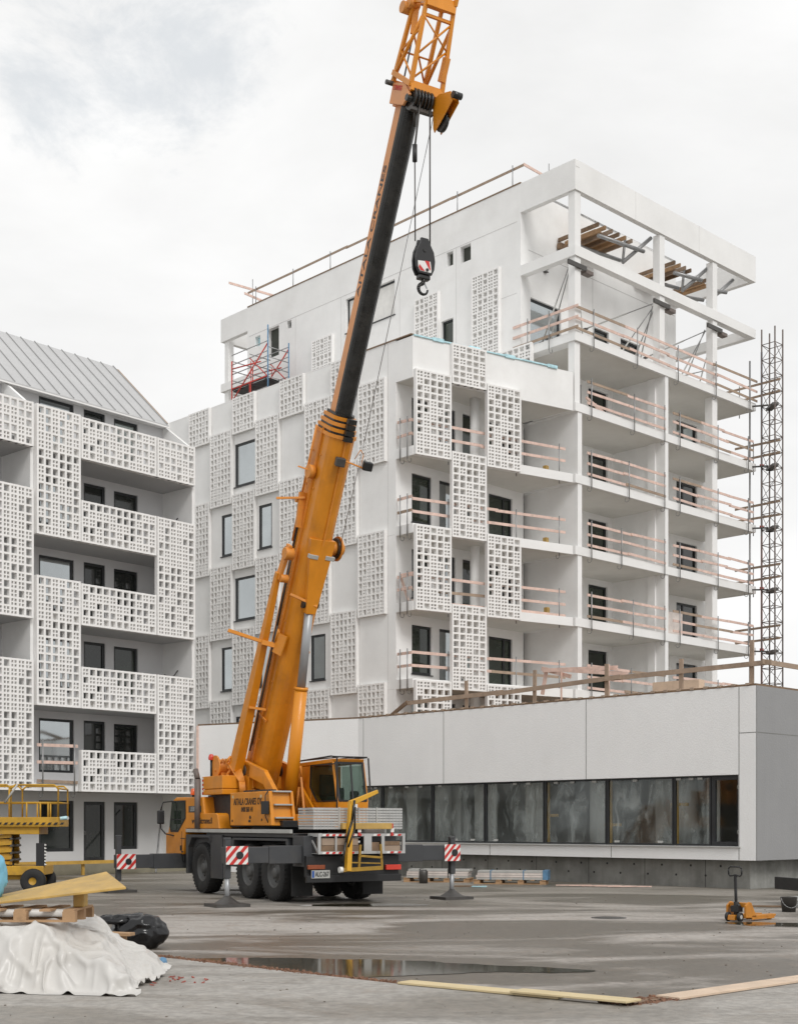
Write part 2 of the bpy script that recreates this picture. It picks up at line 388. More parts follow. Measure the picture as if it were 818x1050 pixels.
# soffit sheets (slab undersides toned darker, shade put into the colour)
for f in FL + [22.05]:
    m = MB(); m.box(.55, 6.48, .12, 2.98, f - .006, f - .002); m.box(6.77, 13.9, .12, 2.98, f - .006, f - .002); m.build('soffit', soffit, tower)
# partitions
m = MB(); m.box(.22, .5, .04, 2.998, 0, 19.1); m.box(.26, .46, .9, 1.6, 0, 19.09); m.build('partition_wall', white, tower)
m = MB(); m.box(6.49, 6.73, .05, 2.998, 0, 22.05); m.box(6.40, 6.80, .55, .95, 0, 22.04); m.build('partition_wall', white, tower)
def col(x, y, w, z0, z1, n='column'):
    c = MB(); c.box(x - w / 2, x + w / 2, y - w / 2, y + w / 2, z0, z1); return c.build(n, white2, tower, .02)
for k, f in enumerate(FL[:-1]): col(10.75, .42, .42, f + ST, FL[k + 1])
col(10.75, .42, .42, 19.46, 22.05); col(10.75, .42, .42, 0, 7.1)
col(.28, .28, .36, 19.46, 22.05)
# the penthouse
xw = lambda u, d, z: V((d, u, z))
hl = [(7.05, 7.8, 22.7, 24.9), (10.9, 14.4, 26.1, 27.8), (19.67, 20.6, 26.4, 27.95), (18.65, 19.0, 27.55, 27.95), (21.25, 21.7, 27.3, 27.85),
      (7.05, 7.45, 27.3, 27.95), (5.95, 6.6, 27.2, 27.95)]
m = MB(); m.wall(xw, 3, 22.36, 19, 29.6, .3, hl); m.build('wall', white, tower)
add_window(tower, xw, *hl[0], glass_g, name='window')
fr = add_window(tower, xw, *hl[1], whitem, rec=.14, fw=.08)
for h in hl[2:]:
    q = MB(); q.wall(lambda u, d, z: xw(u, d + .24, z), h[0] - .1, h[1] + .1, h[2] - .1, h[3] + .1, .02, []); q.build('opening_backing', cyan if h[0] == 21.25 else fillm, tower)  # dark sheets stand in for the unlit inside of the holes
hr = [(.65, 2.74, 22.45, 24.85), (5.13, 6.23, 22.45, 24.7), (7.12, 8.58, 22.45, 24.7)]
m = MB(); m.wall(yw, .302, 11.6, 22.05, 29.6, .3, hr); m.build('wall', white, tower)
for h in hr: add_window(tower, yw, *h, glass_r if h[0] < 1 else glass_d, rec=.1, name='window', sill=False)
m = MB(); m.box(.3, 11.6, 3.3, 22.3, 22.0, 29.4); m.build('core', white2, tower)
# wall joints
m = MB()
m.box(.5, 11.5, 2.994, 3.0, 26.85, 26.88); m.box(5.0, 5.02, 2.994, 3.0, 22.5, 29.5)
m.box(-.006, 0, 3.2, 22.2, 28.0, 28.02)
for s_ in (6.85, 10.55, 14.75, 18.3): m.box(-.005, 0, s_, s_ + .015, 22, 27.99)
m.box(-.006, 0, 3.2, 5.9, 24.9, 24.915); m.build('joint', joint_l, tower)
# ring frame (fascia + mid beam) round the terrace
def ring(z0, z1, w, n):
    a = MB(); a.box(0, 14, 0, w, z0, z1); a.build(n, white2, tower)
    a = MB(); a.box(0, w, w, 3.0, z0, z1); a.build(n, white2, tower)
    a = MB(); a.box(14 - w, 14, w, 9, z0, z1); a.build(n, white2, tower)
    a = MB(); a.box(0, w, 22.36, 24.77, z0, z1); a.build(n, white2, tower)
    a = MB(); a.box(w, 6, 24.77 - w, 24.77, z0, z1); a.build(n, white2, tower)
    a = MB(); a.box(11.6, 14 - w, 9 - w, 9, z0, z1); a.build(n, white2, tower)
ring(28.35, 29.6, .26, 'roof_fascia'); ring(25.6, 26.04, .34, 'ring_beam')
m = MB(); m.box(4.2, 4.213, -.004, 0, 28.36, 29.6); m.box(9.1, 9.113, -.004, 0, 28.36, 29.6); m.box(.02, .28, -.004, 0, 29.3, 29.32); m.build('joint', joint_l, tower)
for x in (.28, 6.3, 10.55):
    col(x, .26, .38, 22.41, 25.6); col(x, .26, .38, 26.04, 28.35)
col(13.4, 4.6, .42, 22.41, 28.35); col(.3, 24.4, .36, 19, 25.6); col(.3, 24.4, .36, 26.04, 28.35)
m = MB(); m.box(11.6, 14.0, 3.0, 9, 22.05, 22.41); m.build('balcony_slab', white2, tower)
m = MB(); m.box(-.02, .32, 3.0, 22.36, 29.602, 29.66); m.build('roof_edge', timber_d, tower)
m = MB(); m.box(.32, 11.6, 3.0, 22.3, 29.5, 29.62); m.build('roof', roofm, tower)
# lattice panels on the tower's left face
for (s1, w, z, h, r) in ((4.0, 1.75, 19.1, 3.4, 12), (5.75, 1.64, 22.1, 4.2, 15), (9.4, 1.55, 22.1, 4.2, 15), (16.83, 1.58, 22.1, 4.2, 15), (21.2, 1.55, 21.6, 3.3, 12)):
    inst('lattice_panel', lattice(w, h, 5, r, seed=int(s1 * 10) % 3, pb=.5), tower, (-.004, s1, z), rad(-90))

# ================================================================== THE STEPPED BLOCK with the lattice skin
MID_L, MID_R = (.53, 51.74, 0), rad(44.79)
mid = thing('apartment_block', 'white six storey block with lattice panels staggered over its facade, joined to the tower', 'apartment building', MID_L, MID_R)
FU = V((.975, -.2193, 0)).normalized(); FA = math.atan2(FU.y, FU.x)
xw0 = lambda u, d, z: V((d, u, z))
def mod(k): return 1.40 + 1.63 * k
wl = []
for k, z0, z1, a, b in ((5, 16.8, 18.7, 0, 1.55), (5, 10.85, 12.75, 0, 1.55), (6, 13.85, 15.7, .08, .9), (6, 7.8, 9.75, .08, .9), (4, 13.8, 15.7, .6, 1.5), (4, 7.8, 9.7, .6, 1.5), (2, 7.8, 9.7, .4, 1.32), (2, 13.8, 15.7, .4, 1.32), (3, 4.5, 6.5, 0, 1.5), (5, 4.5, 6.6, 0, 1.5)):
    wl.append((mod(k) + a, mod(k) + b, z0, z1, k))
m = MB(); m.wall(xw0, .92, 22, 0, 20.7, .3, [w[:4] for w in wl]); m.build('wall', white, mid)
for w in wl: add_window(mid, xw0, *w[:4], glass_r, rec=.03, fw=.085, name='window')
yb = lambda u, d, z: V((u, .92 + d, z))
FA_ = [4.1] + FL
bw = []
for f in [4.1] + FL[:-1]:
    g = f + ST
    bw += [(.88, 2.02, g + .33, g + 2.27), (2.46, 3.43, g + .02, g + 2.27), (3.85, 4.75, g + .33, g + 2.27), (5.47, 6.99, g + .02, g + 2.27)]
m = MB(); m.wall(yb, .302, 7.72, 0, 19.1, .3, bw); m.build('wall', white, mid)
for i, h in enumerate(bw):
    add_window(mid, yb, *h, (glass_g, glass_r, glass_g, glass_g)[i % 4] if i % 8 != 5 else glass_r, rec=.08, fw=.09, name=('balcony_door' if i % 4 in (1, 3) else 'window'), div=(1.05 if i % 4 == 3 else None), sill=i % 4 in (0, 2))
m = MB(); m.box(.3, 7.7, 1.22, 22, 0, 20.3); m.build('core', white2, mid)
def wedge(z0, z1, y1=.92, dx=0.0):
    a = MB(); a.prism([V((0, 0, 0)), FU * (7.95 - dx), V((7.72 - dx, y1, 0)), V((0, y1, 0))], (0, 0, z0), (0, 0, z1)); return a
for f in [4.1] + FL[:-1]: wedge(f, f + ST).build('balcony_slab', white2, mid)
wedge(19.1, 20.7).build('parapet', white, mid)
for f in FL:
    a = MB(); a.prism([V((.1, .09, 0)), FU * 7.8 + V((0, .1, 0)), V((7.6, .9, 0)), V((.1, .9, 0))], (0, 0, f - .006), (0, 0, f - .002)); a.build('soffit', soffit, mid)  # thin sheet with underside shade in its colour
m = MB(); m.tube((3.69, .1, 0), (3.69, .1, 19.1), .2, n=20); m.build('round_column', white2, mid)
m = MB(); m.box(-.004, .25, .92, 22, 20.702, 20.75); m.build('parapet_cap', lattice_m, mid)
m = MB(); m.box(-.03, .3, .05, 3.3, 20.752, 20.80); m.build('roof_edge', timber_d, mid)
a = MB()
for k in range(0, 9): a.box(-.004, 0, mod(k) - .05, mod(k) - .035, 3, 20.7)
for z in (16.25, 10.2): a.box(-.003, 0, 1, 3.0, z - 3.1, z - 3.09)
a.build('joint', joint_l, mid)
for k in range(0, 10):
    y1 = mod(k) + 1.55
    zs = [(16.1, 12, 3.3), (10.1, 12, 3.3), (4.1, 12, 3.3)] if k % 2 == 0 else [(19.12, 6, 1.6), (13.1, 12, 3.35), (7.1, 12, 3.35)]
    for (z, r, h) in zs:
        inst('lattice_panel', lattice(1.55, h, 6, r, pat=(PAT_A if k % 2 == 0 else PAT_B), depth=.15), mid, (-.004, y1, z), rad(-90))
nrm = V((FU.y, -FU.x, 0))
for (u, zs, w) in ((.03, [(16.1, 12, 3.3), (10.1, 12, 3.3), (4.1, 12, 3.3)], 1.66), (1.72, [(19.12, 6, 1.58), (13.1, 12, 3.36), (7.1, 12, 3.36)], 1.66), (3.42, [(16.1, 12, 3.3), (10.1, 12, 3.3), (4.1, 12, 3.3)], 1.68)):
    for (z, r, h) in zs:
        p = FU * u + nrm * .006
        inst('lattice_panel', lattice(w, h, 5, r, pat=(PAT_B if u > 1 and u < 3 else PAT_A)), mid, (p.x, p.y, z), FA)
# blue sheeting over the parapet
m = MB()
for i in range(16):
    a = .05 + i * .435; dz = random.uniform(0, .02)
    m.prism([FU * a + nrm * (.05 + random.uniform(0, .02)), FU * (a + .45) + nrm * (.05 + random.uniform(0, .02)), FU * (a + .45) - nrm * .4, FU * a - nrm * .4], (0, 0, 20.70 + .001 * (i % 3)), (0, 0, 20.745 + dz))
    if i in (2, 6, 10, 15): m.prism([FU * a + nrm * .06, FU * (a + .5) + nrm * .06, FU * (a + .5) - nrm * .45, FU * a - nrm * .45], (0, 0, 20.67), (0, 0, 20.80))
o = m.build('plastic_sheeting', cyan, None, loc=MID_L, rotz=MID_R); tag(o, 'pale blue plastic sheeting laid along the parapet top of the lattice block', 'sheeting')

# ================================================================== THE LEFT BUILDING
LB_L, LB_R = (-11.51, 48.4, 0), rad(48.65)
LBX = 1.045
lb = thing('apartment_house', 'white five storey house with lattice balcony fronts and a grey standing seam roof', 'apartment building', LB_L, LB_R); lb.scale.x = LBX
m = MB(); gp = [V((0, 0, .42)), V((0, 0, 16.46)), V((0, 1.64, 17.62)), V((0, 4.94, 20.55)), V((0, 9.9, 16)), V((0, 9.9, .42))]
m.prism(gp, (4.98, 0, 0), (5.12, 0, 0)); m.build('gable_wall', white, lb)
m = MB(); fp = [V((0, 0, 3)), V((0, 0, 16.46)), V((0, 1.6, 17.6)), V((0, 1.798, 17.6)), V((0, 1.798, 3))]
m.prism(fp, (-1.98, 0, 0), (-1.85, 0, 0)); m.build('fin_wall', white, lb)
y2 = lambda u, d, z: V((u, 1.8 + d, z))
wh = []
for f in (3, 6, 9, 12):
    wh += [(-.5, .96, f + .74, f + 2.73), (1.38, 2.32, f + .35, f + 2.75), (2.71, 3.8, f + .74, f + 2.7)]
wh += [(-.5, .96, 15.74, 17.57), (1.38, 2.32, 15.35, 17.54), (2.71, 3.8, 15.74, 17.5)]
wh += [(-.5, .96, .8, 2.7), (1.38, 2.32, .44, 2.68), (2.71, 3.8, .85, 2.68)]
wh += [(-5.5, -4.0, f + .7, f + 2.7) for f in (.3, 3, 6, 9, 12)]
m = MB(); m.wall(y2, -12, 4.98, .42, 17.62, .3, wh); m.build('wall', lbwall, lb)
for i, h in enumerate(wh):
    gd = h[2] < 3
    add_window(lb, y2, *h, glass_d if (i % 3 or gd) else glass_r, rec=.06, fw=(.12 if gd else .09), name=('door' if abs(h[0] - 1.38) < .01 else 'window'), sill=False, handle=(-1 if (gd and abs(h[0] - 1.38) < .01) else False))
m = MB(); m.box(-12, 4.97, 2.1, 9.8, .42, 17.3); m.build('core', white2, lb)
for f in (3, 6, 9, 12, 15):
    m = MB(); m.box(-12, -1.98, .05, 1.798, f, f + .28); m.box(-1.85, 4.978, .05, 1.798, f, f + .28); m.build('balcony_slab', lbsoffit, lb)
    m = MB(); m.box(-1.84, 4.97, .03, .05, f, f + .28); m.build('slab_edge', white2, lb)
# side grey return of recess (right of col2 lattice at even floors)
# roof
def rp(y): return 17.77 + (y - 1.64) * .888
th_ = .14
m = MB(); m.prism([V((0, 1.40, rp(1.40) - .02)), V((0, 1.40, rp(1.40) + .10)), V((0, 4.94, rp(4.94) + .1)), V((0, 9.9, rp(4.94) - 4.5)), V((0, 9.9, rp(4.94) - 4.64)), V((0, 4.94, rp(4.94) - .04))], (-12.3, 0, 0), (4.97, 0, 0)); m.build('roof', roofm, lb)
m = MB()
for i in range(29):
    x = 4.9 - .6 * i
    m.bar((x, 1.41, rp(1.41) + .115), (x, 4.94, rp(4.94) + .115), .03, .045)
m.build('roof_seam', seamm, lb)
m = MB()
m.box(-12.2, 4.97, 1.36, 1.398, rp(1.38) + .0, rp(1.38) + .05)
m.box(-12.2, 4.97, 1.42, 1.797, 17.60, 17.64); m.build('eaves', lattice_m, lb)
m = MB(); m.bar((5.05, 1.7, rp(1.7) - .0), (5.05, 4.94, rp(4.94) - .0), .2, .07); m.build('verge_board', timber_g, lb)
m = MB(); m.box(-12, 5.1, .0, 1.798, -.3, .41); m.build('plinth', plinthm, lb)
# lattice fronts
for (x, w, cols, zz) in ((-3.72, 1.76, 6, ((15, 1.55, 5), (9, 4.55, 15), (3, 4.55, 15))), (-1.84, 1.75, 6, ((12, 4.55, 15), (6, 4.55, 15))),
                         (-.06, 3.24, 11, ((15, 1.5, 5), (12, 1.5, 5), (9, 1.5, 5), (6, 1.5, 5), (3, 1.5, 5))), (3.23, 1.76, 6, ((15, 1.5, 5), (9, 4.5, 15), (3, 4.5, 15))),
                         (-5.55, 1.76, 6, ((12, 4.55, 15), (6, 4.55, 15))), (-8.85, 3.24, 11, ((15, 1.5, 5), (12, 1.5, 5), (9, 1.5, 5), (6, 1.5, 5), (3, 1.5, 5))), (-10.65, 1.76, 6, ((9, 4.5, 15), (3, 4.5, 15)))):
    for (z, h, r) in zz:
        inst('lattice_panel', lattice(w, h, cols, r, pat=(PAT_3 if cols == 11 else PAT_4 if r == 5 else PAT_2 if abs(x + 1.84) < .1 or x < -5 else PAT_5), depth=.17), lb, (x, -.004, z), 0)
m = MB(); m.box(-.1, -.06, -.1, 2.0, 3, 3.02); m.build('joint', joint_l, lb)
# rail on the open balcony bay of that house
guard_rail('short timber guard rail across the open first floor balcony of the left house', None, LB_L, LB_R, (-1.82, .02), (-.12, .02), 3.28, (.12, .9), zs=(.05, .75, 1.35), slab=.28, splits=1, hook=True)
# yellow barrier along the raised platform
t = thing('barrier_beam', 'long yellow timber barrier on short posts along the base of the left house', 'barrier', LB_L, LB_R)
m = MB(); m.box(-9, 2.4, -.62, -.5, .40, .52); m.build('beam', yrail, t)
for i in range(7):
    m = MB(); m.box(-8 + 1.55 * i, -7.9 + 1.55 * i, -.5, -.42, 0, .5); m.build('post', yrail, t)

# ================================================================== THE LOW PODIUM BUILDING
C0 = V((9.82, 36.9, 0)); E1 = V((-.6977, .7163, 0)); NI = V((.7163, .6977, 0))
def F(u, d, z): return E1 * u + NI * d + V((0, 0, z))
pod = thing('podium_building', 'long low pale grey building with a ribbon of film covered windows', 'low building', tuple(C0), 0)
m = MB(); m.wall(F, 0, 16.2, .81, 5.64, .34, [(.55, 16.0, 1.19, 3.2)]); m.build('wall', greyfac, pod)
K = V((-1.48, 48.5, 0)) - C0; E2 = V((-7.8, 52.0, 0)) - C0
d2 = (E2 - K).normalized(); n2 = V((-d2.y, d2.x, 0)); n2 = -n2 if n2.y < 0 else n2
m = MB(); m.prism([K, E2, E2 + n2 * .34, K + n2 * .34], (0, 0, 0), (0, 0, 5.64)); m.build('wall', greyfac, pod)
m = MB(); m.prism([F(-.03, 0.001, 0), F(0, .001, 0), F(0, 14, 0), F(-.03, 14, 0)], (0, 0, .812), (0, 0, 5.64)); m.slot = 1; m.prism([F(-.034, .02, 0), F(-.03, .02, 0), F(-.03, 13.9, 0), F(-.034, 13.9, 0)], (0, 0, 4.34), (0, 0, 4.365)); m.build('side_wall', [greywall, joint], pod)
m = MB(); m.prism([F(.0, .0, 0), F(16.2, .0, 0), E2, E2 + V((6, 6, 0)), F(16, 14, 0), F(0, 14, 0)], (0, 0, 5.644), (0, 0, 5.70)); m.slot = 1
for i in range(36):
    u = .2 + i * .45; m.prism([F(u, -.03, 0), F(u + .12, -.03, 0), F(u + .12, .1, 0), F(u, .1, 0)], (0, 0, 5.66), (0, 0, 5.725))
m.build('roof_edge', [timber_d, timber_g], pod)
m = MB()
for u, z0, z1 in ((.52, .82, 5.64), (5.85, 3.2, 5.64), (11.9, 3.2, 5.64), (4.9, .82, 1.19), (9.8, .82, 1.19), (15.9, 3.2, 5.64)):
    m.prism([F(u, -.003, 0), F(u + .022, -.003, 0), F(u + .022, .0, 0), F(u, 0, 0)], (0, 0, z0), (0, 0, z1))
m.prism([F(0, -.003, 0), F(.52, -.003, 0), F(.52, 0, 0), F(0, 0, 0)], (0, 0, 4.34), (0, 0, 4.362))
m.build('joint', joint, pod)
m = MB(); m.prism([F(.48, -.07, 0), F(16.0, -.07, 0), F(16.0, .3, 0), F(.48, .3, 0)], (0, 0, 1.16), (0, 0, 1.188)); m.build('sill', lgrey, pod)
# base
m = MB(); m.prism([F(.45, .45, 0), F(16.2, .45, 0), F(16.2, 13.9, 0), F(.45, 13.9, 0)], (0, 0, -.2), (0, 0, .808)); m.slot = 1
for i in range(30):
    u = .9 + i * .5; z = .62 if i % 2 else .34
    m.tube(F(u, .447, z), F(u, .46, z), .035, n=10)
for i in range(7):
    u = 1.9 + i * 2.1; m.prism([F(u, .446, 0), F(u + .016, .446, 0), F(u + .016, .45, 0), F(u, .45, 0)], (0, 0, .0), (0, 0, .8))
m.build('base', [concrete, black], pod)
# interior
m = MB(); m.prism([F(.35, .36, 0), F(16, .36, 0), F(16, 9, 0), F(.35, 9, 0)], (0, 0, .9), (0, 0, 1.0)); m.build('floor', concrete, pod)
m = MB(); m.prism([F(.35, .36, 0), F(16, .36, 0), F(16, 9, 0), F(.35, 9, 0)], (0, 0, 3.5), (0, 0, 3.6)); m.build('ceiling', soffit, pod)
m = MB(); m.prism([F(.35, 8.6, 0), F(16.1, 8.6, 0), F(16.1, 8.9, 0), F(.35, 8.9, 0)], (0, 0, 1.0), (0, 0, 3.5)); m.prism([F(.3, .4, 0), F(.4, .4, 0), F(.4, 9, 0), F(.3, 9, 0)], (0, 0, 1), (0, 0, 3.5)); m.prism([F(15.9, .4, 0), F(16, .4, 0), F(16, 9, 0), F(15.9, 9, 0)], (0, 0, 1), (0, 0, 3.5)); m.build('inner_wall', soffit, pod)
for u in (3.4, 6.6, 9.3, 11.6, 13.6):
    m = MB(); m.tube(F(u, 1.7, 1.0), F(u, 1.7, 3.5), .34, n=18); m.build('column', white2, pod)
for (u, w_, d_) in ((2.1, .5, 1.5), (4.4, .8, 2.6), (6.1, .5, 1.3), (8.6, .9, 1.4), (10.6, .45, 1.2), (11.2, .4, 1.6), (13.0, .9, 2.0), (14.6, .6, 1.4)):
    m = MB(); m.prism([F(u, d_, 0), F(u + w_, d_ + .1, 0), F(u + w_, d_ + .16, 0), F(u, d_ + .06, 0)], (0, 0, 1.0), (0, 0, 3.1 + .1 * (u % 3))); m.build('plasterboard', white2, pod)
mull = [.55, 1.52, 2.78, 5.19, 7.63, 10.16, 12.6, 15.1, 16.0]
for i in range(8):
    a, b = mull[i], mull[i + 1]
    if i: a += .02
    fw = .13 if i == 0 else .055
    fr = add_window(pod, F, a, b, 1.195, 3.195, pane_t, rec=.16, fw=fw, name='window', sill=False)
    if i > 0:
        sd = i * 3.7
        def ff(s, t, a=a, b=b, sd=sd):
            u = a + .06 + (b - a - .12) * s; z = 1.25 + 1.88 * t
            q = V((s * 3.2 + sd + t * .8, t * 1.1 + s, 3.1))
            r = 1 - abs(noise.noise(q)) * 2
            r2 = noise.noise(V((s * 7 + t * 3 + sd, t * 2.5 - s * 2, 1.0)))
            return F(u, .32 + .10 * r + .05 * r2, z)
        fm = MB(); fm.grid(ff, 44, 36); fm.build('plastic_film', film, fr)
        for k in range(3):
            tp = MB(); u = a + (b - a) * (.2 + .3 * k) + random.uniform(-.1, .1); z = random.choice((1.30, 3.12))
            tp.prism([F(u, .158, 0), F(u + .16, .158, 0), F(u + .16, .2, 0), F(u, .2, 0)], (0, 0, z - .03), (0, 0, z + .03))
            tp.build('tape', lgrey, fr)
    else:
        h = MB()
        for z in (1.6, 2.85): h.lathe([(.05, -.02), (.07, -.01), (.07, .02), (.05, .03)], F(a + .05, .13, z), NI, 12)
        h.build('hinge_clamp', lgrey, fr)
for k, u in enumerate((2.9, 7.75, 5.3)):
    m = MB(); m.bar(F(u, .5, 1), F(u, .5, 3.5), .09, .05, up=NI); m.build('timber_stud', ply, pod)
    m = MB(); m.bar(F(u - .35, .55, 2.4 - .3 * k), F(u + .25, .55, 2.4 - .3 * k), .05, .09); m.build('timber_stud', ply, pod)
m = MB(); m.prism([E2 + V((-.05, -.06, 0)), E2 + V((.02, -.08, 0)), E2 + V((.05, .0, 0)), E2], (0, 0, 0), (0, 0, 5.64)); m.build('end_board', timber, pod)

# ================================================================== guard rails
lev = {4: 'top', 3: 'second', 2: 'third', 1: 'fourth', 0: 'lowest'}
GT = 'timber guard rails on the balconies'
for i, f in enumerate(FL):
    zf = f + ST
    guard_rail('timber guard rail on the %s balcony row of the tower, left bay' % lev[i], GT, TOW_L, TOW_R, (.75, 0), (6.35, 0), zf, (.04, .5 + random.uniform(-.1, .1), .98), splits=2)
    guard_rail('timber guard rail on the %s balcony row of the tower, right end bay' % lev[i], GT, TOW_L, TOW_R, (6.95, 0), (13.7, 0), zf, (.07, .53, .92), splits=3)
    guard_rail('timber side rail poking out beyond the right end of the %s tower balcony' % lev[i], 'timber side rails at the tower end', TOW_L, TOW_R, (14.0, -1.3), (14.0, 1.2), zf, (.6,), zs=(.35, .95), mt=timber_g, hook=False)
    if i < 4 or True:
        if f < 19:
            guard_rail('timber guard rail on the %s curved balcony behind lattice panels of the block' % lev[i], GT, MID_L, MID_R, tuple(FU * .1 - nrm * .25), tuple(FU * 7.6 - nrm * .16), zf, (.22, .66, .955), zs=(.5, 1.02) if i != 1 else (.06, .5, 1.02), splits=2, hook=i % 2 == 0)
            guard_rail('short timber rail at the left corner return of the %s block balcony' % lev[i], 'short corner rails of the block', MID_L, MID_R, (.06, .85), (.06, .05), zf, (.25, .75), zs=(.5, 1.02), splits=1)
guard_rail('long timber guard rail along the front of the tower roof terrace', GT, TOW_L, TOW_R, (0, 0), (14, 0), 22.41, (.08, .3, .52, .74, .95), splits=4)
guard_rail('timber guard rail on the left return of the tower roof terrace', GT, TOW_L, TOW_R, (0, 3.2), (0, -.2), 22.41, (.2, .55), splits=1, over=(.2, .0))
guard_rail('timber rail poking out at the right end of the tower roof terrace', 'timber side rails at the tower end', TOW_L, TOW_R, (14.0, -1.3), (14.0, 2.5), 22.41, (.6,), zs=(.35, .95), mt=timber_g, hook=False)
guard_rail('long weathered guard rail along the roof edge of the tower', None, TOW_L, TOW_R, (.25, 22.6), (.25, 3.0), 29.62, (.04, .2, .35, .5, .66, .8, .97), zs=(.86,), slab=.0, splits=5, mt=timber_g, hook=False)
t = thing('guard_rail', 'crossed timber rails at the far left corner of the tower roof', 'guard rail', TOW_L, TOW_R)
for (a, b) in (((-1.2, 22.4, 30.62), (2.6, 22.2, 30.7)), ((-.4, 22.1, 30.2), (2.4, 22.3, 30.1))):
    m = MB(); m.bar(a, b, .04, .12); m.build('board', timber, t)
m = MB(); m.tube((.3, 22.3, 29.6), (.3, 22.3, 31.2), .02); m.build('post', steel, t)
t = thing('guard_rail', 'short timber rail at the front corner of the tower roof', 'guard rail', TOW_L, TOW_R)
m = MB(); m.bar((.2, 3.0, 30.5), (2.6, 3.1, 30.5), .04, .12); m.build('board', timber, t)
m = MB(); m.tube((1.9, 3.0, 29.6), (1.9, 3.0, 31.1), .02); m.build('post', steel, t)

# rail on the podium roof
t = thing('roof_rail', 'rough timber guard rail on stout posts along the roof edge of the low building', 'guard rail', tuple(C0))
for u in (.55, 2.9, 5.6, 8.5, 11.5):
    m = MB(); m.bar(F(u, .7, 5.7), F(u + random.uniform(-.02, .02), .7, 6.78 + random.uniform(-.1, .25)), .12, .06, up=NI); m.build('post', timber_g, t)
for (u0, u1, z0, z1, dd) in ((14.4, 9.8, 6.12, 6.2, .64), (10.1, 5.0, 6.15, 6.32, .6), (5.4, -.1, 6.3, 6.33, .64)):
    m = MB(); m.bar(F(u0, dd, z0), F(u1, dd, z1), .045, .14); m.build('board', timber_g, t)
m = MB(); m.bar(F(.1, .5, 6.35), F(.1, 9, 6.35), .045, .14); m.build('board', timber_g, t)
m = MB(); m.bar(F(15.6, 1.0, 5.72), F(14.3, .62, 6.15), .05, .14); m.build('brace', timber_d, t)
o = thing('timber_pile', 'loose timber boards heaped on the low roof in front of the lowest block balcony', 'timber', tuple(C0))
for (a, b) in (((9.4, 2.2, 7.0), (6.6, 2.6, 6.9)), ((9.6, 2.4, 7.1), (8.2, 2.2, 6.7)), ((8.6, 2.0, 6.95), (5.9, 2.2, 6.6)), ((9.5, 2.3, 6.2), (9.3, 2.3, 7.1)), ((6.8, 2.4, 5.7), (6.8, 2.4, 7.0)), ((8.6, 2.2, 5.7), (8.6, 2.2, 7.0))):
    m = MB(); m.bar(F(*a), F(*b), .05, .13); m.build('board', timber, o)
o = MB(); o.prism([F(4.75, 1.9, 0), F(3.2, 2.1, 0), F(3.2, 2.4, 0), F(4.75, 2.2, 0)], (0, 0, 5.7), (0, 0, 6.22)); o = o.build('board_stack', pinkb, None, loc=tuple(C0)); tag(o, 'stack of pale boards on the low roof below the left tower bay', 'board stack')

# ================================================================== mast, scaffold, props, formwork
def local(t, *p): return None
mast = thing('hoist_mast', 'slim steel lattice mast of a builders hoist standing at the right end of the tower', 'mast', TOW_L, TOW_R)
mx, my, mw = 14.25, -.75, .36
for dx, dy in ((-1, -1), (1, -1), (1, 1), (-1, 1)):
    m = MB(); m.tube((mx + dx * mw, my + dy * mw, 0), (mx + dx * mw, my + dy * mw, 25.9), .038, n=8); m.build('mast_tube', rustst, mast)
m = MB()
cr = [(-1, -1), (1, -1), (1, 1), (-1, 1)]
z = .4; k = 0
while z < 25.8:
    for i in range(4):
        a, b = cr[i], cr[(i + 1) % 4]
        m.tube((mx + a[0] * mw, my + a[1] * mw, z), (mx + b[0] * mw, my + b[1] * mw, z), .02, n=5)
        if z + .75 < 25.9:
            a2, b2 = (a, b) if k % 2 else (b, a)
            m.tube((mx + a2[0] * mw, my + a2[1] * mw, z), (mx + b2[0] * mw, my + b2[1] * mw, z + .75), .014, n=5)
    z += .75; k += 1
m.build('bracing', rustst, mast)
for f in FL + [22.05]:
    m = MB(); m.bar((13.6, .4, f + .2), (mx - mw, my, f + .1), .07, .07); m.bar((mx - mw, my - .4, f + .1), (mx + mw, my + .4, f + .12), .3, .12); m.build('wall_tie', dsteel, mast)
m = MB(); m.box(mx - .6, mx + .6, my - .6, my + .6, -.2, .3); m.build('base_frame', dsteel, mast)
for i, (x, y, z1, mt_, lb_) in enumerate(((14.05, .36, 24.6, steel, 'thin grey scaffold pole standing left of the hoist mast'), (14.12, -.25, 24.9, bluest, 'thin blue and red pole touching the left side of the hoist mast'))):
    t = thing('scaffold_pole', lb_, 'pole', TOW_L, TOW_R)
    m = MB(); m.tube((x, y, 0), (x, y, z1 - (0 if i == 0 else 9)), .045 if i == 0 else .05, n=8); m.build('tube', mt_ if i == 0 else redst, t)
    if i == 1:
        m = MB(); m.tube((x, y, z1 - 9), (x, y, z1), .05, n=8); m.build('tube', bluest, t)
    m = MB()
    for f in FL: m.box(x - .07, x + .07, y - .07, y + .07, f + .2, f + .32)
    m.build('clamp', dsteel if i == 0 else redst, t)

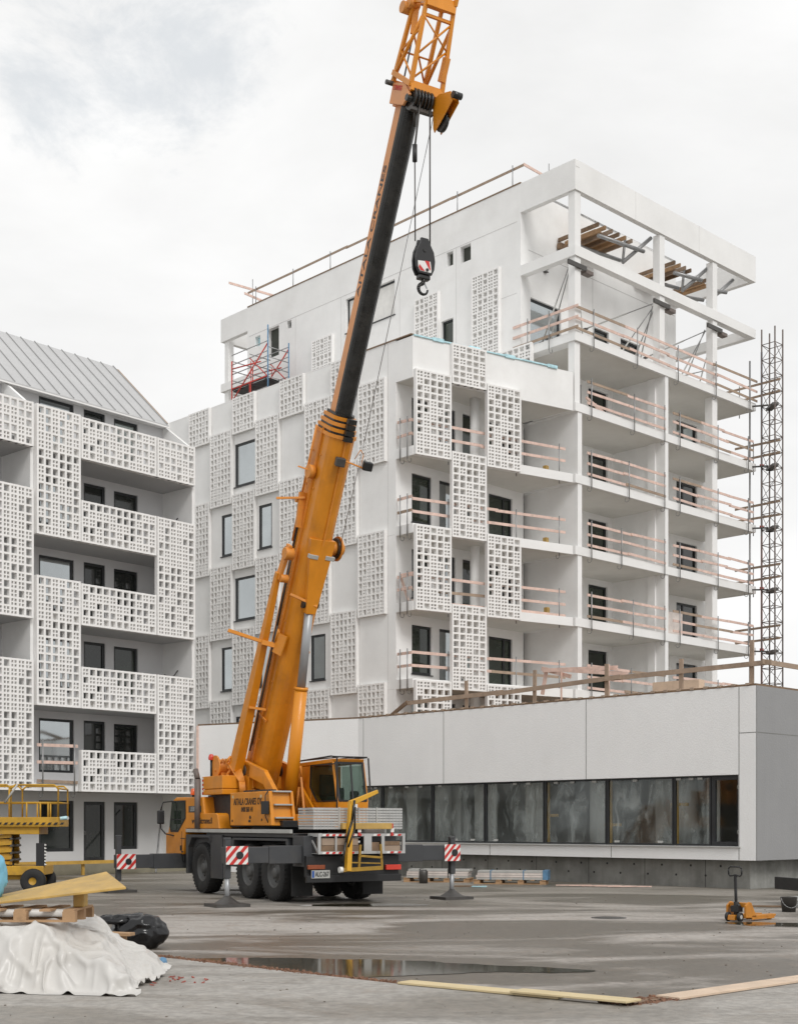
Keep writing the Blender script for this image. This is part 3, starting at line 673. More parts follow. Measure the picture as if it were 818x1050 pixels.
sc = thing('scaffold_tower', 'red and grey rolling scaffold tower standing on the roof of the lattice block', 'scaffold', TOW_L, TOW_R)
sx0, sx1, sy0, sy1 = -2.2, -.86, 17.8, 20.8
for i, (x, y) in enumerate(((sx0, sy0), (sx1, sy0), (sx0, sy1), (sx1, sy1))):
    m = MB(); m.tube((x, y, 20.4), (x, y, 23.0), .04, n=6); m.build('standard', redst, sc)
    m = MB(); m.tube((x, y, 23.0), (x, y, (26.9, 26.3, 25.8, 25.8)[i]), .036, n=6); m.build('standard', bluest if y == sy0 else redst, sc)
for x in (sx0, sx1):
    m = MB()
    for z in (24.6, 25.1, 25.6, 23.8, 22.6, 26.1): m.tube((x, sy0, z), (x, sy1, z), .026, n=5)
    m.build('guard_tube', steel, sc)
    m = MB()
    m.tube((x, sy1, 21.2), (x, sy0, 23.6), .036, n=5); m.tube((x, sy0, 21.2), (x, sy1, 22.7), .036, n=5); m.tube((x, sy1, 23.7), (x, sy0, 26.0), .036, n=5); m.tube((x, sy0 + 1.2, 21.6), (x, sy1, 21.8), .036, n=5); m.tube((x, sy1, 25.4), (x, sy0 + .6, 25.2), .036, n=5); m.tube((x, 19.2, 20.6), (x, 19.2, 25.4), .02, n=5)
    m.build('brace', redst, sc)
for x in (sx0, sx1):
    m = MB()
    for z in (21.0, 22.9, 24.35): m.tube((x, sy0, z), (x, sy1, z), .034, n=5)
    m.tube((x, sy0, 24.3), (x, 19.3, 25.6), .03, n=5); m.tube((x, 19.3, 20.6), (x, 19.3, 24.4), .03, n=5)
    m.build('ledger', redst, sc)
for y in (sy0, 19.3, sy1):
    m = MB()
    for k in range(11): m.tube((sx0, y, 20.8 + .5 * k), (sx1, y, 20.8 + .5 * k), .026, n=5)
    m.build('rung', steel, sc)
for z in (23.3, 24.2):
    m = MB(); m.box(sx0 + .06, sx1 - .06, sy0 + .05, sy1 - .05, z, z + .07); m.box(sx0 + .0, sx0 + .03, sy0, sy1, z + .07, z + .2); m.build('deck', black if z > 24 else fillm, sc)

# wall props on the terrace
G = 'steel wall props on the roof terrace'
pr = [((.9, 2.2, 22.45), (.35, .55, 25.3), 'behind the corner column'), ((.15, 1.9, 22.45), (.2, .5, 25.3), 'left of the corner column'), ((2.6, 1.6, 22.45), (.75, .45, 25.0), 'right of the corner column'),
      ((7.3, 2.3, 22.45), (6.3, .6, 25.3), 'left of the middle column'), ((6.7, 2.4, 22.45), (6.45, .55, 25.35), 'against the middle column'), ((5.1, 2.2, 22.45), (6.2, .6, 25.1), 'leaning left below the middle column'),
      ((10.6, 2.2, 22.45), (10.5, .6, 25.3), 'against the right column'), ((9.5, 1.7, 22.45), (10.45, .55, 25.2), 'leaning left below the right column'), ((11.6, 1.9, 22.45), (10.75, .5, 24.6), 'right of the right column'),
      ((4.4, 2.95, 24.4), (6.6, .35, 25.55), 'slanting under the beam in the left terrace bay'), ((9.0, 2.95, 24.2), (11.0, .35, 25.5), 'slanting under the beam in the right terrace bay'), ((10.9, 2.95, 23.6), (12.7, 1.4, 24.2), 'slanting out of the penthouse end wall'),
      ((1.6, 2.95, 26.2), (2.9, 2.9, 27.6), 'on the wall under the roof fascia')]
for (a, b, w) in pr:
    t = thing('wall_prop', 'slanting steel wall prop ' + w, 'prop', TOW_L, TOW_R, G)
    a = V(a); b = V(b); c = a.lerp(b, .55)
    m = MB(); m.tube(a, c, .036, n=8); m.build('outer_tube', lgrey, t)
    m = MB(); m.tube(c, b, .024, n=8); m.build('inner_tube', steel, t)
    m = MB(); m.box(a.x - .1, a.x + .1, a.y - .1, a.y + .1, a.z - .03, a.z + .01); m.build('foot_plate', dsteel, t)
for x, w in ((.28, 'corner'), (6.3, 'middle'), (10.55, 'right')):
    t = thing('column_clamp', 'pair of dark steel clamp plates at the top of the %s terrace column' % w, 'clamp', TOW_L, TOW_R, 'clamp plates on the terrace columns')
    m = MB(); m.box(x - .75, x + .45, -.05, .04, 25.1, 25.28); m.build('plate', dsteel, t)
    m = MB(); m.box(x - .02 + .45, x + .55 + .4, .0, .3, 25.05, 25.2); m.build('plate', rustst, t)
# formwork tables under the roof frame
for (x0, x1, w) in ((2.5, 4.9, 'left'), (8.2, 9.5, 'middle'), (11.0, 11.6, 'right')):
    t = thing('formwork_table', 'brown timber formwork table hanging inside the %s bay of the tower roof frame' % w, 'formwork', TOW_L, TOW_R, 'formwork tables in the roof frame')
    n = int((x1 - x0) / .42)
    m = MB(); m.box(x0 + .5, x1, 1.3, 2.9, 27.95, 28.0); 
    m.build('deck_board', palletw, t)
    for i in range(n + 1):
        m = MB(); x = x0 + (x1 - x0) * i / n; m.box(x - .035, x + .035, .7, 2.95, 27.78, 27.95); m.build('joist', timber_d if i % 3 == 0 else palletw if i % 3 == 1 else timber_g, t)
    m = MB(); m.box(x0 - .1, x1 + .1, 2.75, 2.95, 27.45, 27.7); m.build('edge_beam', timber_d, t)
    for y in (.9, 2.2):
        m = MB(); m.tube((x0 + .2, y, 27.5), (x1 + .6, y - .4, 27.5), .085, n=10); m.build('steel_beam', steel, t)
    m = MB(); m.tube((x1 - .3, 1.0, 26.9), (x1 - .1, 1.0, 28.1), .06, n=8); m.tube((x1 - .3, 1.0, 26.9), (x1 + 1.0, .4, 28.2), .09, n=8); m.build('strut', steel, t)
# odds and ends on the balconies
for (x, y, z, w) in ((9.0, 1.2, 10.46, 'fourth'),):
    t = thing('pallet_stack', 'white wrapped window units stacked upright on the %s right tower balcony' % w, 'building material', TOW_L, TOW_R)
    m = MB(); m.box(7.6, 9.7, 1.3, 1.7, z + .1, z + 1.35); m.build('wrapped_units', wrapm, t, .03)
    m = MB()
    for k in range(4): m.box(7.6 + k * .6, 7.8 + k * .6, 1.2, 1.8, z, z + .1)
    m.build('bearers', timber, t)
t = thing('timber_trestle', 'small timber trestle lying on the top left tower balcony', 'trestle', TOW_L, TOW_R)
for a, b in (((2.0, 1.0, 20.3), (4.3, 1.0, 19.55)), ((2.6, 1.0, 20.15), (2.9, .8, 19.5)), ((3.9, 1.0, 19.75), (4.1, .8, 19.5))):
    m = MB(); m.bar(a, b, .08, .1); m.build('leg', timber, t)
t = thing('timber_bracket', 'loose timber bracket at the left corner of the fourth block balcony', 'bracket', MID_L, MID_R)
for a, b in (((.1, .75, 11.55), (.05, .05, 11.55)), ((.1, .75, 11.5), (.05, .3, 10.5))):
    m = MB(); m.bar(a, b, .06, .09); m.build('board', timber, t)
for i, (fx, zf, w) in enumerate(((6.9, 16.46, 'second'), (6.9, 13.46, 'third'), (6.95, 10.46, 'fourth'))):
    m = MB(); p = FU * fx - nrm * .5; m.box(p.x - .09, p.x + .09, p.y - .09, p.y + .09, zf, zf + .3 + .1 * (i == 2))
    o = m.build('timber_block', ply, None, loc=MID_L, rotz=MID_R, bevel=.01); tag(o, 'small timber block standing on the %s block balcony floor' % w, 'block', 'timber blocks on the balconies')
# diagonal props inside the left house's balconies
for (z, w) in ((12.28, 'fourth floor'), (6.28, 'second floor'), (.41, 'ground floor')):
    for j, (a, b) in enumerate((((4.3, 1.1, z), (4.93, 1.6, z + 1.5)), ((3.6, .7, z), (4.93, .8, z + 1.6)))):
        if z < 1:
            if j: continue
            a, b = (2.6, -.9, 0), (4.0, .6, 2.4)
        t = thing('wall_prop', 'thin %s steel prop in the left house, %s' % ('rear' if j == 0 else 'front', w + ' right corner'), 'prop', LB_L, LB_R, 'steel props in the left house'); t.scale.x = LBX
        a = V(a); b = V(b); m = MB(); m.tube(a, a.lerp(b, .6), .035, n=6); m.build('outer_tube', steel, t)
        m = MB(); m.tube(a.lerp(b, .6), b, .025, n=6); m.build('inner_tube', dsteel, t)
# ================================================================== THE MOBILE CRANE (local x = its right, y = its front)
CR_L, CR_R = (-1.25, 30.95, 0), rad(30.5)
crane = thing('mobile_crane', 'orange three axle mobile crane with its telescopic boom raised and outriggers out', 'mobile crane', CR_L, CR_R)
def P(fn, name, m, parent=None, bevel=0.0, **k):
    b = MB(); fn(b); return b.build(name, m, parent or crane, bevel)
P(lambda b: (b.box(-.55, .55, -.3, 7.7, .75, 1.38), b.box(-1.2, 1.2, .25, 5.4, 1.5, 1.6), b.box(-1.2, -.55, -.3, .28, .85, 1.55), b.box(.55, 1.2, -.3, .28, .85, 1.55), b.box(-1.1, 1.1, 5.4, 7.3, .9, 1.5),
             b.box(-1.15, -.6, 3.55, 4.2, .75, 1.45), b.box(.6, 1.15, 3.55, 4.2, .75, 1.45)), 'chassis', chassis, bevel=.015)
for sx in (-1, 1):
    P(lambda b: (b.box(min(sx * 1.25, sx * 1.1), max(sx * 1.25, sx * 1.1), 4.25, 5.0, .42, 1.54), b.prism([V((sx * 1.25, 4.9, 1.54)), V((sx * 1.25, 4.9, 1.3)), V((sx * 1.25, 5.15, 1.46)), V((sx * 1.25, 6.3, 1.46)), V((sx * 1.25, 6.55, 1.2)), V((sx * 1.25, 6.6, .5)), V((sx * 1.25, 6.72, .5)), V((sx * 1.25, 6.72, 1.54))], (0, 0, 0), (-sx * .5, 0, 0))), 'fender', chassis, bevel=.012)
    P(lambda b: b.prism([V((sx * 1.25, .5, 1.2)), V((sx * 1.25, .55, 1.42)), V((sx * 1.25, 3.5, 1.42)), V((sx * 1.25, 3.55, 1.2)), V((sx * 1.25, 3.62, 1.2)), V((sx * 1.25, 3.6, 1.48)), V((sx * 1.25, .45, 1.48)), V((sx * 1.25, .43, 1.2))], (0, 0, 0), (-sx * .5, 0, 0)), 'fender', chassis, bevel=.01)
    P(lambda b: b.box(min(sx * 1.27, sx * 1.2), max(sx * 1.27, sx * 1.2), .27, 6.68, 1.60, 1.69), 'deck_edge', lgrey, bevel=.008)
    P(lambda b: b.box(min(sx * 1.2, sx * .66), max(sx * 1.2, sx * .66), .33, .35, .16, .9), 'mud_flap', rubber)
# wheels
R_ = .672
tyre_me = MB(); tyre_me.lathe([(.36, -.17), (.43, -.2), (.56, -.205), (.63, -.19), (.665, -.15), (R_, -.06), (R_, .06), (.665, .15), (.63, .19), (.56, .205), (.43, .2), (.36, .17)], (0, 0, 0), (1, 0, 0), 36)
for k in range(40):
    a = 2 * math.pi * k / 40; c = V((0, math.cos(a), math.sin(a))); tn = V((0, -math.sin(a), math.cos(a)))
    for s_ in (-1, 1): tyre_me.bar(c * (R_ - .004) + V((s_ * .04, 0, 0)), c * (R_ - .03) + V((s_ * .196, 0, 0)) + tn * .03, .05, .025, up=c)
tyre_me = tyre_me.mesh('tyre', rubber)
rim_me = MB(); rim_me.lathe([(.365, -.16), (.35, -.17), (.33, -.1), (.3, -.06), (.14, -.07), (.13, -.14), (.1, -.16), (0.001, -.165)], (0, 0, 0), (1, 0, 0), 24)
for k in range(10):
    a = 2 * math.pi * k / 10; c = V((-.07, math.cos(a) * .22, math.sin(a) * .22)); rim_me.tube(c, c - V((.03, 0, 0)), .018, n=6)
rim_me = rim_me.mesh('rim', rimm)
hub_me = MB(); hub_me.tube((-.02, 0, 0), (.45, 0, 0), .12, n=14); hub_me.lathe([(.3, .0), (.36, .02), (.36, .16), (.3, .17)], (0, 0, 0), (1, 0, 0), 20); hub_me = hub_me.mesh('wheel', rimm)
for (y, sx) in ((5.69, -1), (2.76, -1), (1.30, -1), (5.69, 1), (2.76, 1), (1.3, 1)):
    w = inst('wheel', hub_me, crane, (sx * 1.03, y, .672), 0 if sx < 0 else math.pi)
    inst('tyre', tyre_me, w); inst('rim', rim_me, w)
# outriggers
def stripes(x0, x1, y, z0, z1, parent, n=2.6):
    b = MB(); b.box(x0, x1, y - .012, y, z0, z1); b.slot = 1
    w = (x1 - x0) / n
    for k in range(-2, 3):
        xa = x0 + (k + .35) * w; sl = (z1 - z0) * .9
        lo = [xa, xa + w * .5]; pts = []
        for (xx, zz) in ((lo[0], z0), (lo[1], z0), (lo[1] + sl, z1), (lo[0] + sl, z1)): pts.append((xx, zz))
        # clip the slanted band to the plate
        def clip(poly, a, sgn):
            out = []
            for i in range(len(poly)):
                p, q = poly[i], poly[(i + 1) % len(poly)]
                ip = sgn * (p[0] - a) >= 0; iq = sgn * (q[0] - a) >= 0
                if ip: out.append(p)
                if ip != iq:
                    t = (a - p[0]) / (q[0] - p[0]); out.append((a, p[1] + t * (q[1] - p[1])))
            return out
        c = clip(clip(pts, x0, 1), x1, -1)
        if len(c) >= 3: b.prism([V((px, y - .012, pz)) for px, pz in c], (0, -.003, 0), (0, 0.001, 0))
    b.slot = 2; b.tube(((x0 + x1) / 2 + .06, y - .015, (z0 + z1) / 2), ((x0 + x1) / 2 + .06, y - .03, (z0 + z1) / 2), .085, n=16)
    return b.build('striped_plate', [whitem, redm, black], parent)
for (y, sx) in ((0, -1), (0, 1), (7.3, -1), (7.3, 1)):
    b = MB(); zb = .93 if y < 1 else .62; pw = .52 if sx < 0 else .44
    b.box(min(sx * .6, sx * 2.0), max(sx * .6, sx * 2.0), y - .19, y + .19, zb, zb + .4); b.box(min(sx * 2.0, sx * 3.0), max(sx * 2.0, sx * 3.0), y - .175, y + .175, zb + .02, zb + .38)
    orr = b.build('outrigger', chassis, crane, .012)
    x = sx * 2.93
    stripes(min(sx * 3.04, sx * (3.04 - pw)), max(sx * 3.04, sx * (3.04 - pw)), y - .195, zb, zb + .4, orr)
    b = MB(); b.box(x - .065, x + .065, y - .07, y + .07, zb - .31, 1.46); b.box(x - .08, x + .08, y - .05, y + .05, 1.46, 1.52); b.build('jack_housing', chassis, orr, .01)
    b = MB(); b.tube((x, y, .12), (x, y, .66), .055, n=14); b.build('jack_rod', chrome, orr)
    b = MB(); b.lathe([(.30, .07), (.2, .13), (.1, .2), (.07, .24), (0.001, .24)], (x, y, 0), (0, 0, 1), 16); b.prism([V((x - .4, y - .36, 0)), V((x + .4, y - .36, 0)), V((x + .4, y + .36, 0)), V((x - .4, y + .36, 0))], (0, 0, 0), (0, 0, .07)); b.build('foot_pad', dsteel, orr)
# rear end
P(lambda b: (b.box(-1.2, 1.2, -.42, -.3, .62, 1.1), b.box(-1.22, 1.22, -.5, -.4, .5, .66)), 'rear_bumper', black, bevel=.01)
nb = P(lambda b: (b.box(-1.12, -.66, -.525, -.5, .6, .78)), 'number_plate', lgrey); P(lambda b: b.box(-1.11, -1.055, -.529, -.524, .615, .765), 'country_band', mat('plate_blue', (.02, .08, .3), .4), nb)  # white plate greyed, its shade put into the colour
text('ALC-267', .15, textm, nb, basis((-.86, -.528, .685), (1, 0, 0), (0, 0, 1)), sx=.62)
P(lambda b: (b.box(-1.2, -.78, -.53, -.45, .80, .9)), 'tail_light', mat('dull_lens', (.25, .06, .02), .3), bevel=.01)
P(lambda b: (b.box(.8, 1.2, -.53, -.45, .76, .88)), 'tail_light', redlens, bevel=.01)
rk = P(lambda b: (b.box(-1.0, 1.25, -.62, -.58, 1.14, 1.2), b.box(-1.0, 1.25, -.62, -.58, 1.54, 1.6), b.box(-1.0, 1.25, -.14, -.1, 1.14, 1.2), b.box(-1.0, 1.25, -.14, -.1, 1.54, 1.6), b.box(-1.0, 1.25, -.58, -.14, 1.145, 1.16),
                  b.box(-1.0, -.94, -.625, -.575, 1.14, 1.6), b.box(1.18, 1.25, -.625, -.575, 1.14, 1.6), b.box(.16, .36, -.628, -.6, 1.14, 1.6), b.box(.62, .7, -.626, -.6, 1.14, 1.6), b.box(-.98, -.9, -.6, -.1, 1.53, 1.61),
                  b.bar((-.99, -.6, 1.17), (-.99, -.14, 1.57), .03, .04), b.bar((-.55, -.6, 1.17), (-.55, -.6, 1.57), .04, .04)), 'rear_rack', alu)
b = MB()
for (x0, x1, z) in ((-.9, -.1, 1.545), (-.9, -.1, 1.145), (.4, .6, 1.545), (.75, 1.15, 1.545), (.75, 1.15, 1.145), (-.1, .12, 1.545)):
    n = max(2, int((x1 - x0) / .08))
    for k in range(n):
        b.slot = k % 2; xx = x0 + (x1 - x0) * k / n; b.prism([V((xx, -.622, z)), V((xx + .08, -.622, z)), V((xx + .1, -.622, z + .045)), V((xx + .02, -.622, z + .045))], (0, 0, 0), (0, -.004, 0))
b.build('warning_strip', [whitem, redm], rk)
P(lambda b: (b.box(.0, .05, -.66, -.62, 1.55, 1.83), b.box(.86, .91, -.66, -.62, 1.55, 1.83)), 'marker_post', [redm], rk)
P(lambda b: (b.box(-.02, .07, -.664, -.66, 1.63, 1.72), b.box(.84, .93, -.664, -.66, 1.63, 1.72)), 'marker_band', whitem, rk)
for k, (x0, x1, z0, z1) in enumerate(((-.9, .1, 1.16, 1.33), (-.88, .05, 1.335, 1.5), (.38, .6, 1.16, 1.4), (.74, 1.16, 1.16, 1.32), (.72, 1.15, 1.325, 1.42))):
    o = P(lambda b: b.box(x0, x1, -.56, -.2, z0, z1), 'timber_baulk', timber_g if k % 2 else timber_d, bevel=.01); o.parent = None; o.location = CR_L; o.rotation_euler[2] = CR_R
    tag(o, ('lower left', 'upper left', 'short middle', 'lower right', 'upper right')[k] + ' brown timber baulk lying in the crane rear rack', 'timber', 'timber baulks in the crane rack')
o = P(lambda b: b.box(-.42, .86, -.70, -.585, 1.70, 1.84), 'timber_baulk', ply, bevel=.01); o.parent = None; o.location = CR_L; o.rotation_euler[2] = CR_R; tag(o, 'orange brown timber beam lying on top of the crane rear rack', 'timber')
al = thing('aluminium_mats', 'stack of silver ribbed aluminium panels lying across the rear deck of the crane', 'panels', CR_L, CR_R)
for k in range(8):
    b = MB(); z = 1.70 + .062 * k; d_ = random.uniform(0, .015)
    b.box(-1.1 + d_, 1.22, -.545, .2, z, z + .048)
    for i in range(26): b.box(-1.08 + i * .089, -1.07 + i * .089, -.552, -.545, z - .006, z + .054)
    b.build('panel', alu, al)
b = MB()
for x in (-.45, .05, .52): b.box(x, x + .03, -.565, -.55, 1.7, 2.2)
b.build('strap', lgrey, al)
dv = P(lambda b: (b.bar((-.34, -.78, .76), (-.25, -.76, 2.32), .12, .14, up=(0, 1, 0), w2=.10, h2=.11), b.bar((-.28, -.78, 2.28), (.47, -.7, 2.56), .11, .12, w2=.06, h2=.08)), 'davit_arm', orange_y, bevel=.008)
P(lambda b: (b.bar((-.5, -.78, .78), (.55, -.78, .82), .09, .09), b.bar((-.06, -.78, .82), (-.02, -.78, 1.35), .05, .05), b.bar((.55, -.78, .8), (.52, -.76, 1.36), .05, .05), b.bar((-.05, -.78, 1.1), (.55, -.78, 1.05), .05, .05), b.bar((-.3, -.78, .95), (.5, -.78, .92), .03, .03)), 'davit_step', olive_y, dv, bevel=.006)
P(lambda b: (b.path([(-.2, -.83, 2.35), (-.26, -.84, 1.9), (-.42, -.83, 1.4), (-.5, -.83, .95)], .03), b.path([(-.18, -.83, 2.2), (-.2, -.84, 1.7), (-.36, -.84, 1.3)], .022)), 'hose', grease, dv)
P(lambda b: b.tube((-.56, -.78, .79), (-.48, -.78, .79), .07, n=12), 'end_cap', whitem, dv)
# carrier cab
cabp = [(8.0, 1.0), (8.04, 1.62), (7.66, 2.48), (7.45, 2.55), (5.53, 2.53), (5.42, 2.1), (5.42, 1.7), (6.72, 1.7), (6.95, 1.0)]
cab = P(lambda b: b.prism([V((-1.25, y, z)) for y, z in cabp], (0, 0, 0), (2.4, 0, 0)), 'driver_cab', orange, bevel=.03)
P(lambda b: b.prism([V((-1.262, y, z)) for y, z in ((5.42, 1.7), (4.40, 1.7), (4.52, 2.06), (4.62, 2.1), (6.7, 2.1), (6.7, 1.7))], (0, 0, 0), (2.4, 0, 0)), 'engine_cover', orange, cab, bevel=.02)
P(lambda b: b.box(-1.2, 1.1, 8.0, 8.36, .86, 1.58), 'front_bumper', orange, cab, bevel=.03)
P(lambda b: b.box(-1.2, 1.1, 7.0, 7.95, .8, 1.0), 'step', black, cab, bevel=.02)
P(lambda b: b.prism([V((-1.254, y, z)) for y, z in ((7.74, 2.46), (6.72, 2.46), (6.7, 1.98), (7.27, 1.60), (7.84, 1.60), (7.92, 1.75))], (0, 0, 0), (-.004, 0, 0)), 'window_seal', black, cab)
P(lambda b: b.prism([V((-1.259, y, z)) for y, z in ((7.70, 2.42), (6.77, 2.42), (6.75, 2.0), (7.27, 1.66), (7.78, 1.66), (7.86, 1.78))], (0, 0, 0), (-.004, 0, 0)), 'window', glass_g, cab)
P(lambda b: (b.box(-1.266, -1.262, 7.3, 7.34, 1.7, 2.42), b.box(-1.266, -1.262, 6.9, 7.82, 1.93, 1.955)), 'window_bar', black, cab)
P(lambda b: b.hexa([(-1.15, 8.045, 1.68), (1.05, 8.045, 1.68), (1.05, 8.04, 1.68), (-1.15, 8.04, 1.68), (-1.15, 7.70, 2.44), (1.05, 7.70, 2.44), (1.05, 7.69, 2.44), (-1.15, 7.69, 2.44)]), 'windscreen', glass_d, cab)
mr_ = P(lambda b: (b.path([(-1.25, 7.75, 2.45), (-1.45, 7.9, 2.42), (-1.5, 7.95, 2.2), (-1.5, 7.95, 1.7), (-1.4, 7.85, 1.55), (-1.25, 7.6, 1.5)], .018)), 'mirror_arm', black, cab)
P(lambda b: b.box(-1.6, -1.42, 7.86, 8.0, 1.82, 2.2), 'mirror', black, cab, bevel=.03)
P(lambda b: (b.box(-1.256, -1.252, 6.75, 7.1, 1.42, 1.44), b.box(-1.256, -1.252, 6.9, 7.05, 1.05, 1.09), b.box(-1.27, -1.25, 7.02, 7.1, 1.1, 1.24), b.box(-1.256, -1.252, 7.0, 7.012, 1.0, 1.62)), 'door_handle', black, cab)
P(lambda b: (b.tube((-.8, 7.3, 2.53), (-.8, 7.3, 2.62), .04, n=10),), 'beacon_base', black, cab)
P(lambda b: b.lathe([(.075, 0), (.085, .05), (.07, .15), (.03, .18), (.001, .18)], (-.8, 7.3, 2.62), (0, 0, 1), 14), 'beacon', beaconm, cab)
lm = P(lambda b: b.box(-1.256, -1.252, 5.62, 6.5, 2.13, 2.30), 'badge', chassis, cab)
text('LIEBHERR', .17, lgrey, lm, basis((-1.258, 6.06, 2.215), (0, -1, 0), (0, 0, 1)), sx=.9)
text('www.aitcranes.fi', .22, textm, cab, basis((-1.266, 5.55, 1.9), (0, -1, 0), (0, 0, 1)), sx=.95)
# superstructure
P(lambda b: (b.tube((0, 2.9, 1.6), (0, 2.9, 1.78), .95, n=32), b.box(-.95, .95, 1.3, 5.2, 1.74, 1.9), b.box(-.95, 1.0, 3.9, 5.9, 1.75, 2.58)), 'slewing_frame', black, bevel=.01)
hs = P(lambda b: (b.box(-1.2, -.62, 1.75, 3.84, 1.78, 2.6), b.prism([V((-1.2, 1.75, 1.78)), V((-1.2, 1.75, 2.6)), V((-1.2, 1.56, 2.6)), V((-1.2, 1.4, 1.78))], (0, 0, 0), (.1, 0, 0))), 'side_housing', orange, bevel=.02)
P(lambda b: (b.prism([V((-1.1, 1.75, 1.78)), V((-1.1, 1.75, 2.58)), V((-1.1, 1.6, 2.58)), V((-1.1, 1.46, 1.78))], (0, 0, 0), (.46, 0, 0)), b.prism([V((-.64, 1.75, 1.78)), V((-.64, 1.75, 2.6)), V((-.64, 1.54, 2.6)), V((-.64, 1.36, 1.78))], (0, 0, 0), (.07, 0, 0)), b.box(-.57, .3, 1.3, 1.5, 1.78, 2.05)), 'ladder_back', orange, hs, bevel=.01)
P(lambda b: [b.box(-1.1, -.64, y - .14, y + .05, z, z + .035) for y, z in ((1.62, 2.575), (1.56, 2.26), (1.5, 1.95))], 'ladder_tread', lgrey, hs)
P(lambda b: (b.box(-1.33, -1.22, 1.5, 1.72, 2.05, 2.36), b.path([(-1.2, 1.6, 2.6), (-1.27, 1.6, 2.5), (-1.27, 1.6, 2.0), (-1.2, 1.6, 1.85)], .015)), 'mirror', black, hs, bevel=.02)
P(lambda b: (b.box(-1.206, -1.2, 2.6, 2.72, 1.86, 1.92), b.tube((-1.2, 2.62, 1.98), (-1.21, 2.62, 1.98), .045, n=10), b.tube((-1.2, 1.95, 1.92), (-1.21, 1.95, 1.92), .03, n=8), b.tube((-1.2, 3.7, 1.9), (-1.21, 3.7, 1.9), .03, n=8)), 'latch', black, hs)
text('AITALA CRANES OY', .23, textm, hs, basis((-1.205, 2.78, 2.36), (0, -1, 0), (0, 0, 1)), sx=.80)
text('0400 268 141', .17, textm, hs, basis((-1.205, 2.80, 2.17), (0, -1, 0), (0, 0, 1)), sx=.75)
P(lambda b: b.box(-.9, -.7, 2.2, 3.7, 2.602, 2.66), 'step_grating', grease, hs)
cw = P(lambda b: (b.box(-1.2, 1.2, 4.35, 5.7, 2.73, 3.06), b.box(-1.2, 1.2, 4.35, 5.7, 2.58, 2.715), b.box(-1.15, 1.15, 4.4, 5.65, 2.71, 2.735)), 'counterweight', orange, bevel=.03)
b = MB()
for k in range(8):
    b.slot = k % 2; b.box(-1.206, -1.2, 5.6, 5.68, 2.6 + k * .055, 2.655 + k * .055)
b.build('warning_strip', [redm, whitem], cw)
P(lambda b: (b.tube((-1.3, 5.75, 1.7), (-1.3, 5.75, 3.0), .085, n=12), b.tube((-1.3, 5.75, 3.0), (-1.3, 5.9, 3.25), .075, n=12)), 'exhaust_pipe', rustst)
for sx in (-1, 1):
    P(lambda b: (b.bar((sx * .52, 5.0, 3.42), (sx * .52, 3.2, 2.98), .12, .36), b.bar((sx * .52, 3.3, 3.05), (sx * .52, 2.65, 2.5), .118, .3), b.prism([V((sx * .58, 4.2, 2.55)), V((sx * .58, 4.0, 3.3)), V((sx * .58, 4.9, 3.6)), V((sx * .58, 5.25, 3.5)), V((sx * .58, 5.35, 2.55))], (0, 0, 0), (-sx * .115, 0, 0)), b.prism([V((sx * .575, 1.5, 1.9)), V((sx * .575, 2.6, 2.62)), V((sx * .575, 4.3, 2.62)), V((sx * .575, 4.3, 1.9))], (0, 0, 0), (-sx * .10, 0, 0))), 'boom_yoke', orange, bevel=.015)
    P(lambda b: b.tube((sx * .6, 4.4, 3.2), (sx * .44, 4.4, 3.2), .14, n=18), 'pivot_pin', dsteel)
wn = P(lambda b: (b.tube((-.95, 5.35, 3.32), (-.2, 5.35, 3.32), .2, n=18), b.tube((-.98, 5.35, 3.32), (-.94, 5.35, 3.32), .3, n=18), b.tube((-.22, 5.35, 3.32), (-.18, 5.35, 3.32), .3, n=18), b.box(-.9, -.25, 5.1, 5.65, 3.06, 3.16)), 'winch', orange_d, bevel=.008)
b = MB(); random.seed(3)
for k in range(14):
    p0 = V((random.uniform(-1.0, -.3), random.uniform(4.8, 5.6), random.uniform(3.1, 3.5))); pts = [p0]
    for j in range(4): pts.append(pts[-1] + V((random.uniform(-.12, .2), random.uniform(-.25, .1), random.uniform(-.15, .15))))
    b.path(pts, random.choice((.018, .03, .045)))
for k in range(5): b.path([(-.62 - .05 * k, 4.9, 3.45), (-.66 - .04 * k, 4.5, 3.35 - .05 * k), (-.66 - .03 * k, 4.2, 2.9), (-.66 - .03 * k, 4.15, 2.62)], .028)
b.build('hydraulic_hose', orange_d, wn)
P(lambda b: b.lathe([(.07, 0), (.08, .05), (.065, .13), (.03, .16), (.001, .16)], (-1.0, 5.55, 3.5), (0, 0, 1), 12), 'beacon', redlens, wn); P(lambda b: b.tube((-1.0, 5.55, 3.06), (-1.0, 5.55, 3.5), .03, n=8), 'beacon_post', black, wn)
# operator cab
cc = P(lambda b: (b.prism([V((.4, y, z)) for y, z in ((1.2, 1.72), (1.13, 2.36), (3.28, 2.36), (3.28, 1.72))], (0, 0, 0), (.86, 0, 0)), b.prism([V((.4, y, z)) for y, z in ((1.38, 3.30), (1.34, 3.40), (3.25, 3.36), (3.28, 3.26))], (0, 0, 0), (.86, 0, 0)), b.box(.4, 1.26, 2.55, 3.27, 2.361, 3.262),
                   b.bar((.43, 1.16, 2.34), (.43, 1.38, 3.32), .06, .07, up=(1, 0, 0)), b.bar((1.23, 1.16, 2.34), (1.23, 1.38, 3.32), .06, .07, up=(1, 0, 0))), 'operator_cab', orange, bevel=.02)
P(lambda b: b.prism([V((.405, y, z)) for y, z in ((1.30, 3.24), (2.5, 3.24), (2.54, 2.75), (2.2, 2.40), (1.2, 2.40))], (0, 0, 0), (.004, 0, 0)), 'window', cabglass, cc)
